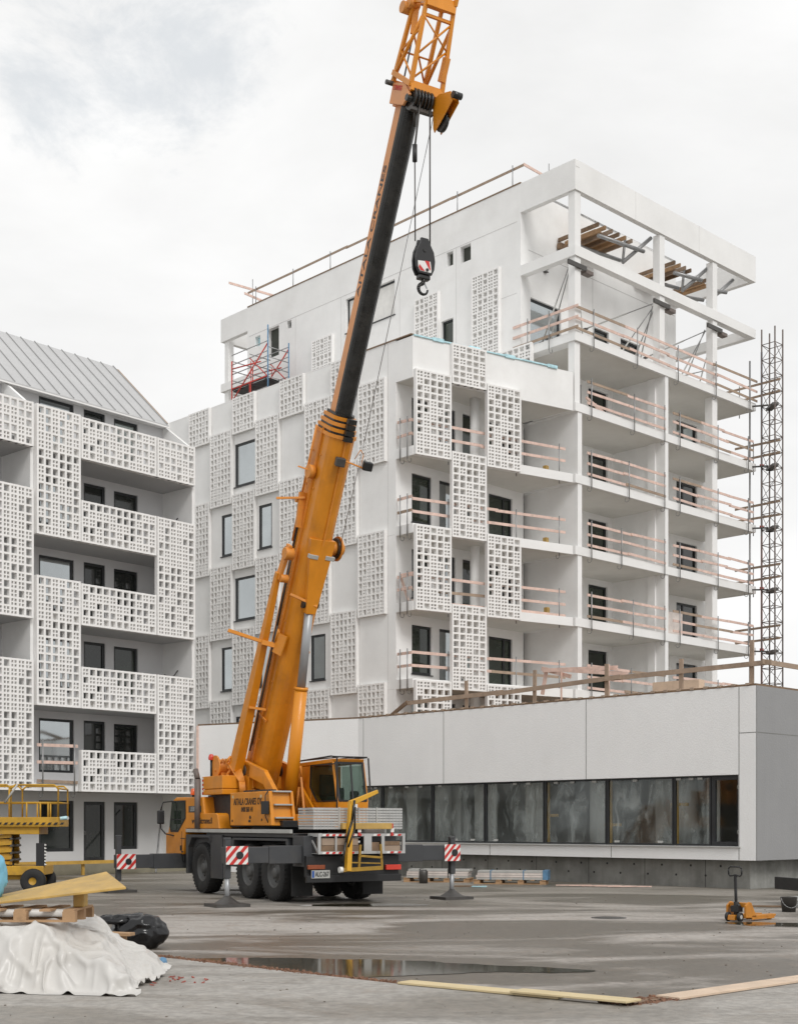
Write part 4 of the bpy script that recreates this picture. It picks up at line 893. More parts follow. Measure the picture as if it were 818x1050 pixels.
P(lambda b: (b.bar((.398, 1.28, 3.27), (.398, 2.54, 3.27), .03, .03), b.bar((.398, 2.52, 3.27), (.398, 2.56, 2.74), .03, .03), b.bar((.398, 2.56, 2.74), (.398, 2.2, 2.38), .03, .03), b.bar((.398, 2.2, 2.38), (.398, 1.17, 2.38), .03, .03), b.box(.37, .4, 1.1, 1.13, 1.8, 3.4)), 'window_seal', black, cc)
P(lambda b: b.prism([V((.47, 1.16, 2.4)), V((1.19, 1.16, 2.4)), V((1.19, 1.36, 3.28)), V((.47, 1.36, 3.28))], (0, 0, 0), (0, .006, 0)), 'windscreen', cabglass, cc)
P(lambda b: (b.bar((.45, 1.13, 2.38), (1.21, 1.13, 2.38), .03, .04), b.bar((.46, 1.14, 2.38), (.46, 1.34, 3.32), .025, .05, up=(1, 0, 0)), b.bar((1.2, 1.14, 2.38), (1.2, 1.34, 3.32), .025, .05, up=(1, 0, 0)), b.bar((.45, 1.35, 3.3), (1.21, 1.35, 3.3), .03, .05), b.bar((.84, 1.15, 2.4), (.88, 1.34, 3.25), .02, .04, up=(1, 0, 0))), 'windscreen_frame', black, cc)
P(lambda b: b.quad((1.258, 1.25, 2.38), (1.258, 2.5, 2.38), (1.258, 2.5, 3.25), (1.258, 1.38, 3.25)), 'window', cabglass, cc)
P(lambda b: (b.path([(.36, 3.2, 3.40), (.38, 1.4, 3.46), (.38, 1.25, 3.44), (1.28, 1.25, 3.44), (1.28, 3.2, 3.42)], .02), b.bar((1.29, 1.2, 3.42), (1.29, 1.08, 2.4), .03, .03), b.path([(.5, 1.25, 3.43), (.5, 3.2, 3.42)], .014), b.path([(.9, 1.25, 3.43), (.9, 3.2, 3.42)], .014)), 'roof_guard', black, cc)
P(lambda b: (b.box(.6, 1.05, 2.1, 2.5, 2.37, 2.5), b.box(.62, 1.03, 2.42, 2.52, 2.5, 3.05), b.box(.7, .8, 1.5, 1.7, 2.37, 2.7), b.box(.9, 1.1, 1.3, 1.45, 2.37, 2.62)), 'seat', fillm, cc, bevel=.03)
P(lambda b: (b.box(.75, .95, 1.12, 1.128, 2.16, 2.30), b.box(.8, .9, 1.13, 1.145, 2.0, 2.1)), 'sticker', whitem, cc)
P(lambda b: (b.bar((.33, 3.2, 2.9), (.33, 1.9, 1.8), .06, .2), b.bar((.3, 2.9, 3.0), (.25, 2.6, 2.0), .05, .1)), 'cab_bracket', orange, cc)
# boom
A_ = V((0, -.467, .884)).normalized(); U_ = V((0, .884, .467)).normalized(); X_ = V((1, 0, 0)); B0 = V((0, 4.4, 3.2))
def sect(w, h, n=9):
    """U shaped section: flat top and upper sides, round underside; returns (x,u) points"""
    r = w / 2; pts = [(-r, h / 2), (-r, -h / 2 + r * .9)]
    for k in range(1, n): a = math.pi * k / n; pts.append((-r * math.cos(a), -h / 2 + r * .9 - r * .9 * math.sin(a)))
    pts += [(r, -h / 2 + r * .9), (r, h / 2)]
    return pts
def boom(l0, l1, w, h, off=0.0, mats=None, name='boom', parent=None, two=False, w2=None, h2=None, bevel=0):
    b = MB(); s0 = sect(w, h); s1 = sect(w2 or w, h2 or h); n = len(s0)
    pa = [B0 + A_ * l0 + X_ * x + U_ * (u + off) for x, u in s0]; pb = [B0 + A_ * l1 + X_ * x + U_ * (u + off) for x, u in s1]
    b.add(pa + pb, [tuple(range(n)), tuple(range(2 * n - 1, n - 1, -1))])
    for i in range(n):
        b.slot = 1 if (two and 1 <= i < n - 2) else 0; b.smooth = 1 <= i < n - 2
        j = (i + 1) % n; b.add([pa[i], pb[i], pb[j], pa[j]], [(0, 1, 2, 3)])
    b.smooth = False
    return b, b.build(name, mats or orange, parent or crane, bevel)
_, bb = boom(-.35, 8.72, .70, .90, name='boom_base', bevel=0)
P(lambda b: [b.bar(B0 + A_ * 0.2 + X_ * s * .376 + U_ * .06, B0 + A_ * 8.8 + X_ * s * .376 + U_ * .06, .02, .05, up=X_) for s in (-1, 1)] + [b.bar(B0 + A_ * 5.2 - U_ * .47, B0 + A_ * 8.7 - U_ * .47, .035, .03, up=U_)] + [b.bar(B0 + A_ * l + X_ * s * .382 - U_ * .25, B0 + A_ * l + X_ * s * .382 + U_ * .3, .05, .04, up=X_) for s in (-1, 1) for l in (1.5, 3.4)], 'weld_rib', orange_d, bb)
P(lambda b: (b.bar(B0 + A_ * 6.3 - U_ * .38, B0 + A_ * 4.5 - U_ * .50, .66, .16, up=U_, w2=.26, h2=.26), b.prism([B0 + A_ * 6.3 - U_ * .475 - X_ * .02, B0 + A_ * 4.35 - U_ * .62 - X_ * .02, B0 + A_ * 4.35 - U_ * .40 - X_ * .02], -X_ * .02, X_ * .06)), 'cylinder_bracket', orange, bb, bevel=.012)
P(lambda b: b.bar(B0 + A_ * 4.9 - X_ * .55 - U_ * .42, B0 + A_ * 4.72 + X_ * .12 - U_ * .60, .05, .06), 'bracket_rib', orange_d, bb)
for k, (l, w, h) in enumerate(((8.68, .77, .96), (8.81, .72, .88), (8.94, .67, .80), (9.07, .61, .72))):
    boom(l, l + .075, w, h, name='boom_collar', mats=orange if k % 2 else orange_d, bevel=.012)
    boom(l + .075, l + .14, w - .09, h - .1, name='boom_collar_gap', mats=grease)
P(lambda b: (b.box(-.12, .2, 0, .1, 0, .1),) if False else [b.bar(B0 + A_ * l - U_ * .5 + X_ * .02, B0 + A_ * (l + .11) - U_ * .5 + X_ * .02, .22, .1, up=U_) for l in (8.66, 8.8, 8.93, 9.06)], 'slide_block', grease)
_, bx = boom(9.12, 15.72, .43, .45, mats=[salmon, grease], name='boom_extension', two=True)
text('AITALA CRANES', .19, mat('faded_lettering', (.06, .06, .065), .6), bx, basis(B0 + A_ * 13.1 - X_ * .217 + U_ * .10, A_, U_), sx=1.95)
# head
hd = P(lambda b: (b.prism([B0 + A_ * 15.62 + U_ * .33, B0 + A_ * 16.02 + U_ * .35, B0 + A_ * 16.05 - U_ * .2, B0 + A_ * 15.85 - U_ * .5, B0 + A_ * 15.62 - U_ * .30], -X_ * .33, -X_ * .27), b.prism([B0 + A_ * 15.62 + U_ * .33, B0 + A_ * 16.02 + U_ * .35, B0 + A_ * 16.05 - U_ * .2, B0 + A_ * 15.85 - U_ * .5, B0 + A_ * 15.62 - U_ * .30], X_ * .27, X_ * .33), b.bar(B0 + A_ * 15.62 + U_ * .05, B0 + A_ * 15.95 + U_ * .1, .52, .5, up=U_)), 'boom_head', salmon, bevel=.012)
P(lambda b: [b.tube(B0 + A_ * 15.78 - U_ * .42 + X_ * x, B0 + A_ * 15.78 - U_ * .42 + X_ * (x + .05), .22, n=20) for x in (-.24, -.16, -.08, 0, .08, .16)] + [b.tube(B0 + A_ * 15.78 - U_ * .42 - X_ * .34, B0 + A_ * 15.78 - U_ * .42 + X_ * .40, .07)], 'sheave', grease, hd)
P(lambda b: (b.box(-.33, .33, 0, 0, 0, 0),) if False else (b.bar(B0 + A_ * 15.6 - U_ * .56 - X_ * .28, B0 + A_ * 15.6 - U_ * .56 + X_ * .28, .1, .08), b.tube(B0 + A_ * 16.0 - X_ * .48 + U_ * .38, B0 + A_ * 16.0 - X_ * .3 + U_ * .38, .05), b.path([B0 + A_ * 15.8 - U_ * .45 - X_ * .2, B0 + A_ * 15.6 - U_ * .5 - X_ * .12, B0 + A_ * 15.3 - U_ * .4], .03)), 'pin_gear', dsteel, hd)
text('LTM1055', .13, redm, hd, basis(B0 + A_ * 15.93 - X_ * .335 + U_ * .08, -U_, A_), sx=.8)
ax = P(lambda b: [b.prism([B0 + A_ * 15.85 - U_ * .45, B0 + A_ * 16.0 - U_ * .7, B0 + A_ * 16.08 - U_ * 1.15, B0 + A_ * 15.9 - U_ * 1.3, B0 + A_ * 15.45 - U_ * 1.0, B0 + A_ * 15.26 - U_ * .86, B0 + A_ * 15.34 - U_ * .76, B0 + A_ * 15.6 - U_ * .62], X_ * (x + .27), X_ * (x + .29)) for x in (-.02, .14)] + [b.prism([B0 + A_ * 15.9 - U_ * .75, B0 + A_ * 16.06 - U_ * 1.13, B0 + A_ * 15.93 - U_ * 1.15, B0 + A_ * 15.78 - U_ * .75], X_ * .27, X_ * .42)], 'rooster_sheave_bracket', orange, hd, bevel=.01)
P(lambda b: (b.tube(B0 + A_ * 15.5 - U_ * .95 + X_ * .3, B0 + A_ * 15.5 - U_ * .95 + X_ * .38, .2, n=22), b.tube(B0 + A_ * 16.02 - U_ * 1.28 + X_ * .24, B0 + A_ * 16.02 - U_ * 1.28 + X_ * .45, .07, n=12)), 'sheave', grease, hd)
# lattice jib on top
JD = V((.02, -.40, .916)).normalized(); JU = V((0, .9, .44)).normalized(); J0 = B0 + A_ * 15.98 + X_ * .05
def jc(x, u, l): return J0 + X_ * (x + .03) + JU * u + JD * l * .84
jib = P(lambda b: [b.bar(jc(sx * .38, su, 0), jc(sx * .33, su * .62, 1.95), .085, .085, w2=.075, h2=.075) for sx in (-1, 1) for su in (.42, -.42)], 'lattice_jib', orange, bevel=.008)
P(lambda b: [b.bar(jc(-.4, -.44, .02), jc(.4, -.44, .02), .07, .2), b.bar(jc(-.4, .46, .1), jc(.4, .46, .1), .06, .06), b.bar(jc(-.4, -.44, .05), jc(-.4, .46, .3), .06, .1), b.bar(jc(.4, -.44, .05), jc(.4, .46, .1), .06, .06),
             b.bar(jc(-.34, -.27, 1.62), jc(.34, -.27, 1.62), .05, .06), b.bar(jc(-.34, -.27, 1.95), jc(.34, -.27, 1.95), .08, .26), b.bar(jc(-.34, .28, 1.95), jc(.34, .28, 1.95), .07, .1), b.bar(jc(-.34, -.27, 1.95), jc(-.34, .28, 1.95), .07, .12), b.bar(jc(.34, -.27, 1.95), jc(.34, .28, 1.95), .07, .12)], 'jib_frame', orange, jib)
P(lambda b: [b.tube(jc(-.4, -.42, .15), jc(.36, -.32, 1.0), .022), b.tube(jc(-.37, -.32, 1.6), jc(.36, -.34, .95), .018), b.tube(jc(.35, -.28, 1.6), jc(-.38, -.38, .7), .022), b.tube(jc(-.39, .44, .1), jc(-.36, -.28, 1.55), .04), b.tube(jc(-.38, -.4, .2), jc(-.37, .34, .8), .022), b.tube(jc(-.36, .34, .8), jc(.36, .34, .8), .02), b.tube(jc(.39, .42, .2), jc(-.35, .3, 1.6), .022), b.tube(jc(.38, .42, .1), jc(.36, -.28, 1.55), .04), b.tube(jc(-.37, .34, .8), jc(-.36, -.3, 1.3), .02)], 'jib_diagonal', orange, jib)
P(lambda b: [b.bar(jc(sx * .34, su, 2.0), jc(sx * .32, su, 5.5), .075, .075) for sx in (-1, 1) for su in (.28, -.27)] + [b.tube(jc(-.33, su, 2.1 + .8 * k), jc(.33, su, 2.5 + .8 * k), .022) for k in range(4) for su in (.28, -.27)] + [b.tube(jc(sx * .33, .28, 2.1 + .8 * k), jc(sx * .33, -.27, 2.5 + .8 * k), .022) for k in range(4) for sx in (-1, 1)], 'jib_upper_section', orange, jib)
P(lambda b: (b.tube(jc(-.5, .45, 1.75), jc(-.15, .45, 1.75), .12, n=12), b.tube(jc(-.45, .3, 1.85), jc(-.2, .3, 1.85), .1, n=12), b.bar(jc(-.3, .1, 1.2), jc(-.25, .3, 1.9), .05, .12), b.bar(jc(.32, -.40, .3), jc(.34, -.38, .85), .12, .12)), 'jib_sheave', orange_d, jib)
P(lambda b: b.path([jc(-.25, .2, 0), jc(-.22, .25, 1.0), jc(-.2, .3, 1.9)], .018), 'jib_rope', dsteel, jib)
# hoist ropes, hook block
hx, hy = 0, -3.45
P(lambda b: (b.tube((.17, hy, 13.9), (.17, hy, 17.1), .017, n=6), b.tube((-.19, hy, 13.95), (-.2, hy, 15.7), .014, n=6), b.tube((-.2, hy, 15.9), (-.05, hy - .02, 17.1), .022, n=6)), 'hoist_rope', dsteel)
P(lambda b: (b.tube((-.2, hy, 15.6), (-.2, hy, 15.95), .05, n=10),), 'rope_socket', black)
pr_ = [(-.13, 14.12), (.1, 14.12), (.16, 13.98), (.29, 13.75), (.33, 13.5), (.3, 13.25), (.22, 13.08), (-.2, 13.08), (-.29, 13.25), (-.31, 13.5), (-.27, 13.75), (-.16, 13.98)]
HX = lambda p: V((p.x * .74, hy + (p.y - hy) * .8, 14.02 + (p.z - 14.12) * .72))
def P_h(fn, name, m, parent=None, bevel=0.0):
    b = MB(HX); fn(b); return b.build(name, m, parent or crane, bevel)
hk = P_h(lambda b: (b.prism([V((x, hy - .12, z)) for x, z in pr_], (0, 0, 0), (0, .07, 0)), b.prism([V((x * .96, hy + .06, z)) for x, z in pr_], (0, 0, 0), (0, .07, 0)), b.tube((0, hy - .04, 13.6), (0, hy + .05, 13.6), .26, n=20)), 'hook_block', black, bevel=.01)
b = MB(HX); b.prism([V((x, hy - .123, z)) for x, z in ((-.25, 13.42), (.16, 13.46), (.2, 13.2), (.18, 13.14), (-.18, 13.14), (-.24, 13.24))], (0, 0, 0), (0, -.004, 0)); b.slot = 1
b.prism([V((x, hy - .128, z)) for x, z in ((-.03, 13.455), (.12, 13.458), (.17, 13.2), (.1, 13.26))], (0, 0, 0), (0, -.004, 0)); b.prism([V((x, hy - .128, z)) for x, z in ((-.2, 13.32), (-.02, 13.15), (-.17, 13.15), (-.23, 13.24))], (0, 0, 0), (0, -.004, 0)); b.slot = 2
b.tube((.05, hy - .12, 13.2), (.05, hy - .15, 13.2), .045, n=12); b.tube((-.02, hy - .12, 13.76), (-.02, hy - .14, 13.76), .05, n=12); b.build('warning_plate', [whitem, redm, grease], hk)
P_h(lambda b: (b.box(-.17, .2, hy - .08, hy + .1, 12.95, 13.08),), 'hook_crosshead', grease, hk, bevel=.02)
b = MB(HX); pts = [V((.02, hy, 12.98)), V((.0, hy, 12.86))]
for k in range(0, 13):
    a = rad(110 + k * 21); pts.append(V((.0 + .15 * math.cos(a), hy, 12.68 + .15 * math.sin(a))))
for k, (p, q) in enumerate(zip(pts[:-1], pts[1:])): b.tube(p, q, .06 if k < 2 else .062 - .0025 * k, .06 if k < 2 else .06 - .0025 * k, n=10)
b.build('hook', grease, hk); P_h(lambda b: b.bar((.03, hy, 12.9), (.13, hy, 12.72), .02, .03), 'safety_latch', chrome, hk)
# lift cylinder
c0, c1 = V((0, 3.0, 1.95)), V((0, 1.80, 7.16)); cm = c0.lerp(c1, .62)
ly = P(lambda b: (b.tube(c0, cm, .158, n=20), b.tube(cm - (c1 - c0).normalized() * .08, cm, .172, n=20)), 'lift_cylinder', orange)
P(lambda b: b.tube(cm, c1, .108, n=18), 'piston_rod', chrome, ly); P(lambda b: (b.tube(c1 - X_ * .2, c1 + X_ * .2, .12, n=16), b.tube(c1 - (c1 - c0).normalized() * .15, c1, .13, n=14)), 'rod_end', grease, ly)
P(lambda b: (b.path([c0 + V((.2, -.05, .2)), c0 + V((.26, -.1, .8)), c0 + V((.2, -.2, 1.5))], .03), b.path([c0 + V((.3, 0, .1)), c0 + V((.36, -.05, .9)), c0 + V((.22, -.25, 1.3))], .035)), 'hose', orange_d, ly)
# stowed jib box alongside the boom
jb = P(lambda b: (b.bar((-.70, 4.62, 3.25), (-.72, 2.05, 7.9), .26, .40, up=U_, w2=.12, h2=.15),), 'stowed_jib', orange, bevel=.015)
P(lambda b: (b.bar((-.7, 2.1, 7.75), (-.6, 1.66, 8.5), .09, .2, up=U_), b.tube((-.72, 1.72, 8.3), (-.5, 1.72, 8.3), .15, n=14), b.tube((-.7, 2.0, 7.75), (-.5, 2.0, 7.75), .1, n=12)), 'jib_hinge', orange_d, jb, bevel=.01)
P(lambda b: (b.bar((-.62, 2.75, 6.25), (-1.62, 3.0, 6.55), .09, .08), b.bar((-.85, 2.72, 6.28), (-.2, 2.62, 6.15), .07, .12), b.bar((-.5, 2.6, 6.0), (-.42, 2.4, 6.45), .05, .3), b.path([(-.55, 2.6, 6.3), (-.5, 2.5, 6.6), (-.45, 2.5, 6.4)], .02), b.bar((-.8, 3.6, 4.75), (-.38, 3.5, 4.7), .05, .06)), 'jib_catch', orange, jb)
P(lambda b: b.path([(-.5, 4.2, 3.7), (-.48, 2.6, 6.7), (-.46, 1.9, 8.2)], .022), 'jib_line', dsteel, jb)
# gear on the boom
def bp(x, u, l): return B0 + X_ * x + U_ * u + A_ * l
P(lambda b: (b.tube(bp(.38, -.12, 6.05), bp(.56, -.12, 6.05), .17, n=20), b.tube(bp(.56, -.12, 6.05), bp(.60, -.12, 6.05), .3, n=24), b.tube(bp(.60, -.12, 6.05), bp(.72, -.12, 6.05), .14, n=16)), 'cable_reel', orange_d, bb); P(lambda b: b.tube(bp(.5, -.12, 6.05), bp(.555, -.12, 6.05), .25, n=24), 'cable_drum', grease, bb)
P(lambda b: b.path([bp(.52, -.36, 6.05), bp(.46, -.48, 8.7), bp(.3, -.56, 15.9)], .009, 5), 'length_cable', steel, bb)
P(lambda b: (b.bar(bp(-.05, -.54, 8.25), bp(.62, -.54, 8.12), .03, .03), b.path([bp(.3, -.5, 8.3), bp(.35, -.6, 8.55), bp(.45, -.6, 8.45), bp(.48, -.55, 8.15)], .01)), 'lamp_bar', orange_d, bb)
for (x, c) in ((-.1, dsteel), (.62, black)):
    P(lambda b: b.bar(bp(x - .1, -.56, 8.2), bp(x + .12, -.60, 8.2), .17, .2, up=A_), 'work_lamp', c, bb, bevel=.02)
P(lambda b: (b.tube(bp(-.38, .1, 7.75), bp(-.52, .1, 7.75), .16, n=14), b.bar(bp(-.4, .2, 7.1), bp(-1.02, .42, 6.95), .05, .05), b.bar(bp(-.42, .3, 7.2), bp(-.42, .1, 6.4), .08, .2, up=X_), b.tube(bp(-.40, .35, 7.0), bp(-.55, .35, 7.0), .07), b.bar(bp(-.5, .12, 7.78), bp(-.72, .25, 7.8), .03, .03), b.path([bp(-.44, .3, 8.8), bp(-.44, .32, 7.0), bp(-.42, .34, 6.0)], .025)), 'boom_fitting', orange_d, bb)
P(lambda b: [b.bar(bp(x, -.47, 5.9), bp(x + .25, -.47, 5.88), .1, .1, up=A_) for x in (-.32, .12)], 'fixing_lug', lgrey, bb, bevel=.01)

P(lambda b: [b.path([bp(-.37, u, .6), bp(-.375, u, 4.2), bp(-.375, u + .03, 6.9)], .014, 5) for u in (.28, .33)], 'hydraulic_hose', grease, bb)
P(lambda b: [b.box(-1.204, -1.2, y, y + .1, z, z + .07) for y, z in ((1.95, 2.45), (3.62, 2.46))], 'warning_label', yboard, hs)
P(lambda b: [b.tube(bp(-.353, u, l), bp(-.37, u, l), .022, n=8) for l in (.9, 1.7, 2.5, 3.3, 4.1, 7.4, 8.2) for u in (-.05, .38)], 'bolt_heads', orange_d, bb)
# ================================================================== GROUND
g = MB(); g.quad((-400, -60, 0), (400, -60, 0), (400, 700, 0), (-400, 700, 0))
gm = bpy.data.materials.new('wet_site_concrete'); gm.use_nodes = True
def ground_nodes(m, dry, wet, bias, tint=(0.2, .15, .1), puddle=False):
    nt = m.node_tree; N = nt.nodes; L = nt.links; b = N['Principled BSDF']
    geo = N.new('ShaderNodeNewGeometry')
    def nz(scale, detail=6, rough=.6, dist=0, mp=None):
        n = N.new('ShaderNodeTexNoise'); n.inputs['Scale'].default_value = scale; n.inputs['Detail'].default_value = detail; n.inputs['Roughness'].default_value = rough; n.inputs['Distortion'].default_value = dist
        if mp:
            q = N.new('ShaderNodeMapping'); q.inputs['Rotation'].default_value = (0, 0, mp[0]); q.inputs['Scale'].default_value = mp[1]; L.new(geo.outputs['Position'], q.inputs['Vector']); L.new(q.outputs['Vector'], n.inputs['Vector'])
        else: L.new(geo.outputs['Position'], n.inputs['Vector'])
        return n
    def rng(s, a, b_, c, d):
        r = N.new('ShaderNodeMapRange'); r.interpolation_type = 'SMOOTHSTEP'
        r.inputs['From Min'].default_value = a; r.inputs['From Max'].default_value = b_; r.inputs['To Min'].default_value = c; r.inputs['To Max'].default_value = d
        L.new(s, r.inputs['Value']); return r.outputs['Result']
    def mix(f, a, b_):
        x = N.new('ShaderNodeMix'); x.data_type = 'RGBA'
        for sck, v in ((0, f), (6, a), (7, b_)):
            if isinstance(v, tuple): x.inputs[sck].default_value = (*v, 1)
            elif isinstance(v, float): x.inputs[sck].default_value = v
            else: L.new(v, x.inputs[sck])
        return x.outputs[2]
    big = nz(.30, 8, .60, .8, (0, (.5, 1.15, 1))); mid = nz(1.1, 9, .68, .6, (.3, (.6, 1.5, 1))); fine = nz(9, 8, .7); gr = nz(60, 4, .6); trk = nz(.9, 5, .6, .3, (rad(-12), (.10, 1.6, 1)))
    wetf = rng(big.outputs['Fac'], bias - .07, bias + .09, 0, 1)
    wet2 = rng(mid.outputs['Fac'], .5, .68, 0, .8)
    add = N.new('ShaderNodeMath'); add.operation = 'MAXIMUM'
    mu = N.new('ShaderNodeMath'); mu.operation = 'MULTIPLY'; L.new(wet2, mu.inputs[0]); mu.inputs[1].default_value = .75
    L.new(wetf, add.inputs[0]); L.new(mu.outputs[0], add.inputs[1])
    W = add.outputs[0]
    c = mix(rng(fine.outputs['Fac'], .35, .7, 0, 1), tuple(x * .8 for x in dry), tuple(x * 1.14 for x in dry))
    cw = mix(rng(fine.outputs['Fac'], .3, .7, 0, 1), tuple(x * .75 for x in wet), tuple(x * 1.3 for x in wet))
    if puddle:
        mpp = N.new('ShaderNodeMapping'); mpp.vector_type = 'TEXTURE'; mpp.inputs['Location'].default_value = (-.4, 17.0, 0); mpp.inputs['Rotation'].default_value = (0, 0, rad(-15)); mpp.inputs['Scale'].default_value = (4.2, 1.9, 1)
        L.new(geo.outputs['Position'], mpp.inputs['Vector']); ln_ = N.new('ShaderNodeVectorMath'); ln_.operation = 'LENGTH'; L.new(mpp.outputs['Vector'], ln_.inputs[0])
        ad2 = N.new('ShaderNodeMath'); ad2.operation = 'ADD'; L.new(ln_.outputs['Value'], ad2.inputs[0]); mm_ = N.new('ShaderNodeMath'); mm_.operation = 'MULTIPLY_ADD'; L.new(mid.outputs['Fac'], mm_.inputs[0]); mm_.inputs[1].default_value = 1.2; mm_.inputs[2].default_value = -.6; L.new(mm_.outputs[0], ad2.inputs[1])
        mx2 = N.new('ShaderNodeMath'); mx2.operation = 'MAXIMUM'; L.new(W, mx2.inputs[0]); L.new(rng(ad2.outputs[0], .75, 1.05, 1, 0), mx2.inputs[1]); W = mx2.outputs[0]
    c = mix(W, c, cw)
    c = mix(rng(trk.outputs['Fac'], .52, .7, 0, .45), c, tuple(x * .75 for x in wet))
    c = mix(rng(nz(2.2, 9, .75, .8).outputs['Fac'], .5, .72, 0, .6), c, tint)
    c = mix(rng(gr.outputs['Fac'], .62, .7, 0, .4), c, tuple(x * .5 for x in wet))
    if puddle:
        sx_ = N.new('ShaderNodeSeparateXYZ'); L.new(geo.outputs['Position'], sx_.inputs[0])
        c = mix(rng(sx_.outputs['Y'], 23.0, 38.0, 0, .5), c, (.14, .128, .098))
    L.new(c, b.inputs['Base Color'])
    L.new(rng(W, .0, 1., .85, .33), b.inputs['Roughness'])
    bp_ = N.new('ShaderNodeBump'); bp_.inputs['Strength'].default_value = .35; bp_.inputs['Distance'].default_value = .012
    L.new(gr.outputs['Fac'], bp_.inputs['Height'])
    bp2 = N.new('ShaderNodeBump'); bp2.inputs['Strength'].default_value = .25; bp2.inputs['Distance'].default_value = .05
    L.new(fine.outputs['Fac'], bp2.inputs['Height']); L.new(bp_.outputs['Normal'], bp2.inputs['Normal']); L.new(bp2.outputs['Normal'], b.inputs['Normal'])
ground_nodes(gm, (.38, .35, .32), (.115, .098, .078), .485, (.23, .175, .13), True)
struct(g.build('ground', gm))
sm = bpy.data.materials.new('foreground_slab_concrete'); sm.use_nodes = True
ground_nodes(sm, (.365, .345, .318), (.19, .172, .148), .525, (.29, .25, .21))
g = MB(); sl = [(-12, 26.7), (-3.2, 17.9), (.15, 14.72), (2.25, 13.05), (4.75, 15.2), (14, 24.2), (14, 3), (-12, 3)]
g.prism([V((x, y, 0)) for x, y in reversed(sl)], (0, 0, -.1), (0, 0, .035)); struct(g.build('pavement_slab', sm))
# puddle: lies on the ground sheet, irregular outline
pm = bpy.data.materials.new('puddle_water'); pm.use_nodes = True
pb_ = pm.node_tree.nodes['Principled BSDF']; pb_.inputs['Base Color'].default_value = (.045, .040, .024, 1); pb_.inputs['Roughness'].default_value = .07; pb_.inputs['IOR'].default_value = 1.33
nz_ = pm.node_tree.nodes.new('ShaderNodeTexNoise'); nz_.inputs['Scale'].default_value = 2.5; bm_ = pm.node_tree.nodes.new('ShaderNodeBump'); bm_.inputs['Strength'].default_value = .05
pm.node_tree.links.new(nz_.outputs['Fac'], bm_.inputs['Height']); pm.node_tree.links.new(bm_.outputs['Normal'], pb_.inputs['Normal'])
def blob(name, pts, m, z, amp=.08, sub=9, seed=0.0):
    P_ = []
    n = len(pts)
    for i in range(n):
        a = V((*pts[i], 0)); b_ = V((*pts[(i + 1) % n], 0)); p_ = V((*pts[i - 1], 0)); q_ = V((*pts[(i + 2) % n], 0))
        for k in range(sub):
            t = k / sub
            p = .5 * ((2 * a) + (b_ - p_) * t + (2 * p_ - 5 * a + 4 * b_ - q_) * t * t + (3 * a - p_ - 3 * b_ + q_) * t ** 3)
            p = p + V((noise.noise(p * 2.1 + V((seed, 0, 0))) * amp * 2.2 + noise.noise(p * 6 + V((seed, 0, 4))) * amp, noise.noise(p * 2.3 + V((9 + seed, 0, 0))) * amp * 1.3 + noise.noise(p * 7 + V((seed, 5, 4))) * amp * .7, 0)); P_.append((p.x, p.y, z))
    mb = MB(); mb.add(P_, [tuple(range(len(P_)))]); return mb.build(name, m)
pud = blob('puddle', [(-2.85, 17.75), (-2.3, 18.1), (-1.2, 18.0), (.0, 17.75), (1.1, 17.2), (2.35, 16.55), (1.9, 16.25), (1.2, 16.35), (.2, 15.95), (-.75, 15.75), (-1.7, 16.55)], pm, .006); struct(pud)
p2 = blob('puddle', [(5.9, 24.6), (6.6, 24.7), (7.6, 24.4), (8.5, 24.0), (8.6, 23.3), (7.2, 23.6), (6.3, 23.8)], pm, .005, seed=3.0); struct(p2)
p3 = blob('puddle', [(-2.2, 30.0), (-1.2, 30.4), (.2, 30.5), (.6, 29.9), (-.6, 29.5), (-1.9, 29.6)], pm, .005, seed=5.0); struct(p3)
# rusty mesh / gravel strip along the slab edge
rs = mat('rusty_gravel', (.17, .085, .05), .85, var=.4, scale=8, bump=.6, bscale=30)
b = MB(); random.seed(11)
def strip(a, c, n, w):
    a = V((*a, 0)); c = V((*c, 0)); d = (c - a); nn = V((-d.y, d.x, 0)).normalized()
    for i in range(n):
        p = a + d * random.random() + nn * random.uniform(-w, w); ln = random.uniform(.02, .09); an = random.uniform(0, 3.14)
        b.bar(p + V((0, 0, .012)), p + V((math.cos(an) * ln, math.sin(an) * ln, .03 + random.uniform(-.005, .02))), random.uniform(.012, .035), random.uniform(.008, .02))
strip((-3.6, 18.35), (-1.0, 15.85), 520, .07); strip((-1.0, 15.85), (.2, 14.8), 170, .04); strip((2.0, 13.35), (2.9, 13.75), 160, .09); strip((2.3, 13.1), (3.1, 13.8), 120, .05)
o = b.build('rubble_strip', rs); o['kind'] = 'stuff'; tag(o, 'rusty rebar ends and grit along the edge of the foreground slab', 'rubble')
b = MB(); random.seed(21)
for k in range(520):
    x = random.uniform(-7, 9); y = random.choice((random.uniform(12.2, 20), random.uniform(13, 34)))
    r = random.choice((.003, .004, .005, .006, .010)) * (1 if y < 20 else 1.6); z = .036 if (y < 13.05 + abs(x - 2.25) * .93) else .001
    b.bar((x - r, y, z + r * .5), (x + r, y + random.uniform(-r, r), z + r * .5), r * random.uniform(.8, 1.8), r)
o = b.build('grit', mat('grit', (.20, .18, .155), .9, var=.5, scale=30)); o['kind'] = 'stuff'; tag(o, 'small stones and crumbs of grit scattered over the wet concrete yard', 'grit')
